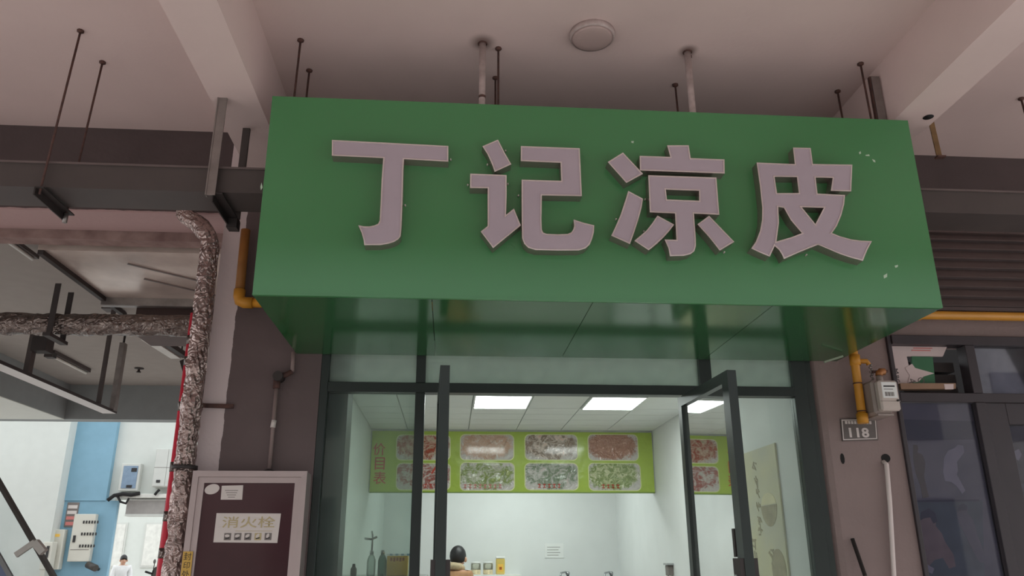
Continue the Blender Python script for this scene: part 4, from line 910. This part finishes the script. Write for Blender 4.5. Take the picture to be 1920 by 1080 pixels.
# goods on the front counter behind the left pane
fc = thing('front_counter', (-0.4, 5.45, 0), 'white front counter inside the left fixed pane', 'counter')
cz = (-0.412, 5.400, 1.391)[2]
B('counter_top', XL+0.02, -0.14, 5.15, 5.75, cz-0.03, cz, 'steel', fc, 0.004); B('counter_body', XL+0.04, -0.16, 5.2, 5.73, 0, cz-0.03, 'panel_grey', fc)
c = (-0.328, 5.350, 1.484)
t = thing('yellow_carton', (c[0], 5.4, cz), 'yellow carton with brown lettering marks on the front counter', 'carton')
B('carton_body', c[0]-0.066, c[0]+0.066, 5.35, 5.47, cz, cz+0.118, 'yellow_box', t, 0.003)
for k in range(5): B('print_mark', c[0]-0.045+k*0.019, c[0]-0.032+k*0.019, 5.349, 5.35, cz+0.088-0.004*(k % 2), cz+0.108, 'orange_print', t)
for i, (px, mm, lab) in enumerate((((-0.496, 5.350, 1.485), 'bottle_clear', 'clear glass bottle with a pump spout on the front counter'), ((-0.426, 5.350, 1.484), 'bottle_green', 'green glass bottle next to the yellow carton'))):
    t = thing('bottle', (px[0], 5.4, cz), lab, 'bottle')
    MB().lathe((px[0], 5.4, cz), [(0.026, 0), (0.028, 0.01), (0.028, 0.09), (0.02, 0.115), (0.010, 0.13)], 16).build('bottle_body', mm, t)
    MB().lathe((px[0], 5.4, cz+0.13), [(0.013, 0), (0.013, 0.02), (0.006, 0.024)], 12).build('cap', 'steel', t)
    if i == 0:
        MB().tube([(px[0], 5.4, cz+0.15), (px[0], 5.4, cz+0.24), (px[0]-0.005, 5.4, cz+0.27)], 0.006, 8).build('pump_stem', 'steel', t)
        MB().tube([(px[0]+0.03, 5.4, cz+0.235), (px[0]-0.005, 5.4, cz+0.22), (px[0]-0.05, 5.39, cz+0.225)], 0.007, 8).build('pump_spout', 'steel', t)
c = (-0.605, 5.350, 1.406)
t = thing('bottle', (c[0], 5.4, cz), 'short dark bottle by the left shop wall on the front counter', 'bottle')
MB().lathe((c[0], 5.4, cz), [(0.018, 0), (0.02, 0.01), (0.02, 0.04), (0.01, 0.055)], 14).build('bottle_body', 'black_iron', t); MB().lathe((c[0], 5.4, cz+0.055), [(0.011, 0), (0.009, 0.016)], 10).build('cap', 'black', t)
t = thing('wall_hooks', (-0.1, 9.78, 1.56), 'row of four dark hooks on the kitchen rear wall', 'hooks')
a = (-0.670, 9.780, 1.530)
B('hook_rail', a[0]-0.05, a[0]+0.28, 9.79, 9.7995, a[2]-0.006, a[2]+0.006, 'panel_grey', t)
for k in range(4): B('hook', a[0]-0.02+k*0.066, a[0]+0.012+k*0.066, 9.765, 9.79, a[2]-0.01, a[2]+0.01, 'panel_blue', t)
t = thing('corner_conduit', (XL+0.03, 5.0, 0), 'slim white conduit box on the left shop wall', 'conduit')
B('trunking', XL, XL+0.05, 4.95, 5.0, 0, 2.6, 'white_plastic', t)

# ================================================================== THE HALL THROUGH THE LEFT BAY
HC = 3.9
struct(B('ceiling_hall', -6.6, -1.4, 4.69, 11.95, HC, HC+0.1, 'hall_ceiling'), 'grey plastered ceiling of the hall beside the shop')
struct(B('wall_hall_right', -1.36, -0.9, 4.75, 11.9, 0, HC, 'plaster_pink'), 'pink plastered hall side of the shop wall')
struct(B('ceiling_beam', -14, -1.3, 11.8, 12.05, 3.40, HC+0.1, 'hall_beam'), 'grey cross beam at the far end of the hall ceiling')
struct(B('hall_bulkhead', -6.6, -5.55, 9.2, 11.8, 3.40, HC, 'hall_beam'), 'grey dropped bulkhead with pale soffit over the escalator side of the hall')
B('pale_soffit', -6.6, -5.55, 9.2, 11.8, 3.392, 3.40, 'white_far', bpy.data.objects['hall_bulkhead'])
struct(B('ceiling_beam', -14, -1.36, 4.69, 4.80, 3.36, HC, mat('brushed_brown_band', (122, 98, 94), 0.8, rgb2=(160, 136, 130), scale=9)), 'raggedly brushed brown strip behind the spandrel')

# galvanised duct across the bay
dc = thing('galvanised_duct', (-2.0, 5.4, 3.3), 'wide galvanised ventilation duct under the hall ceiling', 'duct')
MB().add([(-2.62, 4.84, 3.34), (-1.40, 4.84, 3.34), (-1.40, 5.80, 3.34), (-2.62, 5.80, 3.34), (-2.62, 4.84, 3.74), (-1.40, 4.84, 3.74), (-1.40, 5.80, 3.74), (-2.62, 5.80, 3.74)],
         [(0,3,2,1),(4,5,6,7),(0,1,5,4),(1,2,6,5),(2,3,7,6),(3,0,4,7)]).build('duct_body', 'duct', dc)
B('rear_flange', -2.62, -1.40, 5.80, 5.86, 3.28, 3.76, 'galv', dc, 0.006)
for y in (5.05, 5.35): MB().bar((-2.15, y, 3.336), (-1.75, y+0.35, 3.336), 0.015, 0.008).build('seam', 'galv', dc)
o = MB().bar((-2.60, 4.84, 3.325), (-2.60, 6.2, 3.325), 0.035, 0.03).build('support_angle', 'black_iron', dc)
B('branch_box', -2.40, -1.40, 5.92, 6.3, 3.10, 3.5, mat('dark_duct_lagging', (84, 66, 62), 0.6), dc)
# horizontal foil pipe and its clamp hanger
hp = thing('foil_main', (-2.8, 5.6, 2.98), 'horizontal pipe lagged in dusty foil crossing the hall bay', 'pipe')
pts = foil_path([(-7.0, 5.6, 3.05), (-1.42, 5.6, 3.075)], 0.035)
MB().tube(pts, [0.075+0.006*noise.noise((p.x*6, 0, 0)) for p in pts], 22, 0.09).build('foil_lagging', 'foil_dark', hp)
def hanger(x, y, ztop, r, zc, nm, lab, both=True):
    t = thing(nm, (x, y, zc-r), lab, 'hanger')
    for s_ in ((-1, 1) if both else (1,)): MB().bar((x, y+s_*(r+0.015), zc-r), (x, y+s_*(r+0.015), ztop), 0.04, 0.006, (0, 1, 0)).build('strap', 'black_iron', t)
    MB().bar((x, y-r-0.05, zc-r-0.012), (x, y+r+0.05, zc-r-0.012), 0.05, 0.024).build('cross_angle', 'black_iron', t)
    return t
hanger(-2.79, 5.6, 3.34, 0.085, 3.06, 'pipe_hanger', 'black strap hanger clamping the horizontal foil pipe below the duct')
hanger(-3.9, 5.6, HC-0.005, 0.085, 3.06, 'pipe_hanger', 'black strap hanger of the foil pipe outside the duct end')
# light trough hung in the depth of the hall
lt = thing('light_trough', (-3.46, 7.2, 2.9), 'long white cable trough hung over the escalator in the hall', 'cable trough')
b = MB(); b.box(-3.55, -3.42, 5.95, 8.33, 2.90, 2.91); b.build('trough_bottom', 'paper_white', lt)
B('trough_side', -3.42, -3.412, 5.95, 8.33, 2.90, 2.925, 'black_iron', lt); B('trough_side', -3.558, -3.55, 5.95, 8.33, 2.90, 2.925, 'black_iron', lt)
B('post', -3.47, -3.43, 6.55, 6.62, 2.915, 3.34, 'tray', lt); B('post', -3.47, -3.435, 7.95, 7.985, 2.915, HC-0.005, 'tray', lt)
B('post', -3.45, -3.40, 8.22, 8.30, 2.915, 3.62, 'galv', lt); MB().tube([(-3.425, 8.26, 3.62), (-3.425, 8.26, 3.70)], 0.012, 8).build('post_tip', 'black_iron', lt)
B('junction_box', -3.42, -3.30, 6.5, 6.62, 3.10, 3.22, 'black_iron', lt); B('ceiling_plate', -3.55, -3.36, 7.90, 8.04, HC-0.012, HC-0.0005, 'tray', lt)
ft_ = thing('fluorescent_batten', (-4.86, 10.2, 3.80), 'fluorescent tube batten on the hall ceiling', 'ceiling light')
B('batten', -4.90, -4.82, 9.72, 10.74, 3.85, HC-0.001, 'tray', ft_); MB().tube([(-4.86, 9.78, 3.835), (-4.86, 10.70, 3.835)], 0.018, 10).build('tube', 'tube_off', ft_)
B('end_cap', -4.91, -4.81, 9.66, 9.76, 3.80, 3.86, 'black_iron', ft_)
f2 = thing('fluorescent_batten', (-2.85, 5.4, 3.8), 'fluorescent batten beside the galvanised duct', 'ceiling light')
q = ((-3.415, 5.771, 3.800), (-3.399, 6.291, 3.800)); MB().bar((q[0][0], q[0][1]-0.3, 3.825), (q[0][0], q[1][1], 3.825), 0.07, 0.03).build('batten', 'tray', f2)
MB().tube([(q[0][0], q[0][1]-0.25, 3.80), (q[0][0], q[1][1]-0.03, 3.80)], 0.015, 10).build('tube', 'tube_off', f2); B('clip', q[0][0]-0.03, q[0][0]+0.03, q[1][1]-0.3, q[1][1]-0.26, 3.84, HC-0.001, 'tray', f2)
c = (-4.166, 10.651, 3.900)
t = thing('ceiling_sprinkler', (c[0], c[1], 3.84), 'small dark sprinkler head on the hall ceiling', 'sprinkler')
MB().lathe((c[0], c[1], 3.84), [(0.03, 0), (0.03, 0.008), (0.016, 0.02), (0.016, 0.045), (0.06, 0.05), (0.06, 0.0595)], 12).build('head', 'black_iron', t)
# hanging strips at the right of the hall: pale trunking and a dark plate
t = thing('pale_trunking', (-2.6, 8.0, 3.2), 'pale trunking strip running back along the hall ceiling by the foil riser', 'trunking')
a, b = (-2.941, 7.576, 3.500), (-2.907, 8.346, 3.500); MB().bar(a, b, 0.10, 0.03).build('strip', 'tube_off', t)
MB().bar((a[0]+0.09, a[1], 3.52), (b[0]+0.09, b[1], 3.52), 0.06, 0.05).build('dark_edge', 'black_iron', t)
for p in (a, b): MB().tube([(p[0]+0.05, p[1], 3.52), (p[0]+0.05, p[1], HC-0.001)], 0.008, 6).build('drop_rod', 'black_iron', t)
t = thing('dark_panel', (-2.6, 8.6, 2.8), 'dark slanted steel panel behind the foil riser', 'panel')
MB().prism([[(-2.919, 3.500), (-2.677, 3.607), (-2.602, 2.987), (-2.707, 2.975), (-2.769, 3.124)]], 8.5, 8.56).build('panel_sheet', 'black_iron', t)
c = (-2.805, 8.500, 3.627); MB().tube([(c[0], 8.53, c[2]-0.05), (c[0], 8.53, HC-0.001)], 0.01, 8).build('drop_rod', 'black_iron', t)

# far courtyard wall with blue column, boxes and doorway
FY = 16.0
wf = MB()
dl, drt, dtop = (-6.280, 16.000, 1.947), (-5.213, 16.000, 1.945), (-6.101, 16.000, 2.565)
DX0, DX1, DZ = dl[0]-0.05, drt[0]+1.0, dtop[2]
wf.box(-16, DX0, FY, FY+0.25, 0, 5.4); wf.box(DX0, DX1, FY, FY+0.25, DZ, 5.4); wf.box(DX1, 4, FY, FY+0.25, 0, 5.4)
struct(wf.build('wall_far', 'white_far'), 'white courtyard wall beyond the hall with a bright doorway')
a, b = (-7.212, 15.800, 4.000), (-6.459, 15.800, 4.006); zl = (-6.889, 15.800, 2.532)[2]
struct(B('blue_column', a[0], b[0], 15.88, FY, zl, 5.4, 'blue'), 'light blue painted column on the courtyard wall')
a, b = (-7.310, 15.900, 1.946), (-6.395, 15.900, 1.944)
struct(B('blue_dado', a[0]-0.1, b[0]+0.15, 15.9, FY, 0, zl, 'blue'), 'light blue painted lower wall below the column')
a = (-7.359, 15.700, 2.525); b = (-7.207, 15.700, 2.525)
struct(B('white_cladding', -12, b[0], 15.6, FY, 1.2, 5.4, 'white_far'), 'white cladding panel beside the blue column')
def box_at(nm, lab, cat, p0, p1, y0, y1, m):
    t = thing(nm, ((p0[0]+p1[0])/2, (y0+y1)/2, p1[2]), lab, cat)
    B('cabinet_body', p0[0], p1[0], y0, y1, p1[2], p0[2], m, t, 0.01)
    return t
a, b = (-6.259, 15.900, 3.220), (-5.903, 15.900, 3.221)[:2] + ((-6.260, 15.900, 2.705)[2],); t = box_at('meter_box', 'blue grey glazed meter box above the doorway', 'meter box', a, b, 15.86, FY, 'panel_grey')
gl_ = B('glass_front', a[0]+0.05, b[0]-0.04, 15.85, 15.86, b[2]+0.05, a[2]-0.05, 'panel_blue', t); B('maker_mark', a[0]+0.2, a[0]+0.3, 15.845, 15.85, a[2]-0.16, a[2]-0.09, 'black_print', t); B('latch', a[0]+0.15, a[0]+0.25, 15.84, 15.85, b[2]+0.06, b[2]+0.11, 'black_print', t)
a, b = (-5.633, 15.900, 3.495), (-5.123, 15.900, 3.498)[:2] + ((-5.604, 15.900, 2.775)[2],); t = box_at('switch_box', 'pale grey two door switch box above the doorway', 'switch box', a, b, 15.8, FY, 'panel_grey')
mx_ = a[0] + (b[0]-a[0])*0.47
for (x0, x1) in ((a[0]+0.02, mx_-0.005), (mx_+0.005, b[0]-0.02)): 
    o = B('box_door', x0, x1, 15.79, 15.80, b[2]+0.02, a[2]-0.02, 'panel_grey', t); B('latch', x0+0.06, x0+0.13, 15.78, 15.79, b[2]+0.08, b[2]+0.13, 'black_print', o)
B('seam', a[0]+0.01, b[0]-0.01, 15.788, 15.79, (a[2]+b[2])/2-0.004, (a[2]+b[2])/2+0.004, 'grey_print', t)
a, b = (-6.282, 15.900, 2.656), (-5.185, 15.900, 2.579)
t = thing('cable_ledge', ((a[0]+b[0])/2, 15.9, b[2]), 'white cable ledge with black cables over the doorway', 'cable ledge')
B('ledge', a[0], b[0]+0.5, 15.84, 15.995, b[2], a[2], 'tube_off', t, 0.01)
cb_ = [(-6.389, 15.800, 2.532), (-6.287, 15.800, 2.620), (-6.136, 15.800, 2.649), (-5.978, 15.800, 2.630), (-5.827, 15.800, 2.659)]
MB().tube(cb_, 0.035, 8).build('cable', 'black', t)
MB().tube([(-6.227, 15.800, 2.610), (-6.153, 15.800, 2.504), (-6.052, 15.800, 2.475), (-6.008, 15.800, 2.571)], 0.022, 8).build('cable', 'black', t)
MB().tube([(-5.550, 15.800, 2.630), (-5.518, 15.800, 2.679), (-5.476, 15.800, 2.728)], 0.025, 8).build('cable', 'black', t)
a, b = (-6.081, 15.950, 2.552), (-5.379, 15.950, 2.290)
t = thing('roller_shutter', ((a[0]+b[0])/2, 15.9, b[2]), 'grey rolled shutter box hanging in the courtyard doorway', 'shutter')
B('shutter_box', a[0], b[0], 15.92, 16.1, b[2], a[2]-0.01, 'shutter', t); B('guide_post', b[0], b[0]+0.06, 15.92, 16.1, 0, a[2]-0.01, 'handrail', t)
B('bottom_bar', a[0], b[0], 15.90, 16.12, b[2]-0.04, b[2], 'panel_grey', t)
a, b = (-6.937, 15.850, 2.285), (-6.550, 15.850, 2.266)[:2] + ((-6.919, 15.850, 1.451)[2],); t = box_at('key_cabinet', 'cream metal cabinet with rows of black switches on the blue wall', 'cabinet', a, b, 15.78, 15.9, 'cream_box')
for r in range(3):
    for k in range(6):
        x = a[0]+0.18+k*0.05; z = a[2]-0.12-r*0.21
        B('switch', x, x+0.022, 15.765, 15.78, z-0.05, z, 'black_print', t)
B('seam', a[0]+0.03, b[0]-0.03, 15.776, 15.78, b[2]+0.2, b[2]+0.21, 'grey_print', t); B('handle', a[0]+0.05, a[0]+0.09, 15.76, 15.78, a[2]-0.5, a[2]-0.38, 'black_print', t)
a, b = (-7.261, 15.850, 2.011), (-7.052, 15.850, 2.010)[:2] + ((-7.223, 15.850, 1.315)[2],); t = box_at('slim_cabinet', 'slim cream cabinet with a yellow warning label on the blue wall', 'cabinet', a, b, 15.75, 15.9, 'cream_box')
B('warning_label', a[0]+0.06, a[0]+0.14, 15.745, 15.75, a[2]-0.13, a[2]-0.08, 'yellow_box', t); B('handle', a[0]-0.02, a[0]+0.02, 15.73, 15.75, a[2]-0.4, a[2]-0.28, 'grey_print', t)
a, b = (-7.267, 15.500, 1.789), (-7.110, 15.500, 1.788)[:2] + ((-7.219, 15.500, 1.319)[2],); t = box_at('small_cabinet', 'small cream cabinet under the white cladding', 'cabinet', a, b, 15.5, 15.7, 'cream_box')
B('handle', b[0]-0.08, b[0]-0.04, 15.48, 15.5, b[2]+0.2, b[2]+0.4, 'black_print', t); t2 = B('mount_post', a[0]+0.02, a[0]+0.1, 15.52, 15.68, 0, b[2], 'cream_box', t)
a, b = (-7.139, 15.880, 2.498), (-6.931, 15.880, 2.058)
t = thing('notice_strip', ((a[0]+b[0])/2, 15.89, b[2]), 'narrow printed notice strip on the blue wall', 'notice'); B('paper_sheet', a[0], b[0], 15.885, 15.9, b[2], a[2], 'grey_print', t)
for k in range(4): B('print_block', a[0]+0.02, b[0]-0.02, 15.88, 15.885, b[2]+0.03+k*0.1, b[2]+0.09+k*0.1, 'pink_print' if k < 2 else 'paper', t)
t = thing('wall_camera', (-8, 15.8, 1.5), 'dark small camera on the blue wall by the doorway', 'camera'); c = (-6.452, 15.800, 1.366)
MB().tube([(c[0]-0.09, 15.75, c[2]+0.03), (c[0]+0.1, 15.65, c[2]-0.03)], 0.06, 10).build('camera_body', 'handrail', t); MB().tube([(c[0], 15.7, c[2]), (c[0]+0.05, 15.9, c[2]-0.05)], 0.03, 8).build('camera_arm', 'handrail', t)

# street seen through the doorway
pw = person(((-8.098, 21.500, 1.465)[0], 21.5, 0), math.radians(-60), 0.93, 'person in a white jacket with dark hair on the bright street beyond the doorway', 'white_jacket', 0.03, kit='none')
def scooter(x, y, lab):
    t = thing('scooter', (x, y, 0), lab, 'scooter')
    for dx in (-0.6, 0.6): MB().tube([(x+dx, y-0.05, 0.22), (x+dx, y+0.05, 0.22)], 0.22, 18).build('wheel', 'black', t)
    MB().prism([[(x-0.75, 0.35), (x-0.2, 0.28), (x+0.2, 0.28), (x+0.45, 0.7), (x+0.5, 1.0), (x+0.4, 1.0), (x+0.2, 0.5), (x-0.15, 0.5), (x-0.2, 0.78), (x-0.8, 0.82)]], y-0.15, y+0.15).build('bodywork', 'poster_brown', t)
    MB().ball((x-0.45, y, 0.84), (0.36, 0.16, 0.07), 8).build('seat', 'black', t)
    MB().tube([(x+0.25, y-0.35, 1.2), (x+0.42, y-0.1, 1.12), (x+0.42, y+0.1, 1.12), (x+0.25, y+0.35, 1.2)], 0.025, 8).build('handlebar', 'black', t)
    for s_ in (-1, 1):
        MB().tube([(x+0.38, y+0.22*s_, 1.16), (x+0.42, y+0.3*s_, 1.38)], 0.01, 6).build('mirror_stalk', 'black', t); MB().ball((x+0.42, y+0.31*s_, 1.43), (0.02, 0.08, 0.055), 6).build('mirror', 'handrail', t)
    MB().prism([ellipse(x+0.46, 1.12, 0.12, 0.2, 12)], y-0.2, y+0.2).build('front_shield', 'handrail', t)
scooter((-7.174, 21.000, 1.340)[0]-0.3, 21.0, 'dark parked scooter beyond the courtyard doorway')
sb = thing('street_building', (-10, 30, 0), 'pale sunlit building across the street beyond the doorway', 'building')
B('facade', -20, 2, 30, 31, 0, 9, 'white_far', sb)
for k in range(5):
    x = -13.4 + k*1.35
    o = B('window', x, x+0.75, 29.95, 30.0, 1.2, 2.7, 'panel_grey', sb); B('window_pane', x+0.06, x+0.69, 29.93, 29.95, 1.26, 2.64, 'tube_off', o)

# escalator balustrade in the hall
es = thing('escalator_balustrade', (-3.3, 6.5, 0), 'glass escalator balustrade with dark handrail and steel clamps', 'balustrade')
EY = 6.5
h0, h1 = (-4.101, 6.500, 2.901), (-2.935, 6.500, 1.379); d = Vector(h1)-Vector(h0); h2 = Vector(h1)+d*0.9
MB().bar(h0, h2, 0.06, 0.024).build('handrail', 'handrail', es)
n_ = Vector((-d.z, 0, d.x)).normalized(); n_ = n_ if n_.z < 0 else -n_
g0, g1 = Vector(h0)+n_*0.02, Vector(h2)+n_*0.02; wdt = 0.32
MB().prism([[(g0.x, g0.z), (g1.x, g1.z), ((g1+n_*wdt).x, (g1+n_*wdt).z), ((g0+n_*wdt).x, (g0+n_*wdt).z)]], EY-0.006, EY+0.006).build('glass_panel', 'glass_hall', es)
k0, k1 = g0+n_*0.2, g1+n_*0.2
MB().prism([[(k0.x, k0.z), (k1.x, k1.z), ((k1+n_*0.35).x, (k1+n_*0.35).z), ((k0+n_*0.35).x, (k0+n_*0.35).z)]], EY-0.05, EY-0.008).build('steel_skirt', 'skirt', es)
MB().bar(k0+Vector((0, -0.06, 0)), k1+Vector((0, -0.06, 0)), 0.02, 0.03).build('skirt_trim', 'hall_beam', es)
p, q = (-3.205, 6.450, 1.527), (-3.085, 6.450, 1.620); MB().bar(p, q, 0.03, 0.04).build('glass_clamp', 'panel_grey', es)
q2 = (-3.010, 6.450, 1.545); MB().bar(q, q2, 0.05, 0.05).build('glass_clamp', 'panel_grey', es)
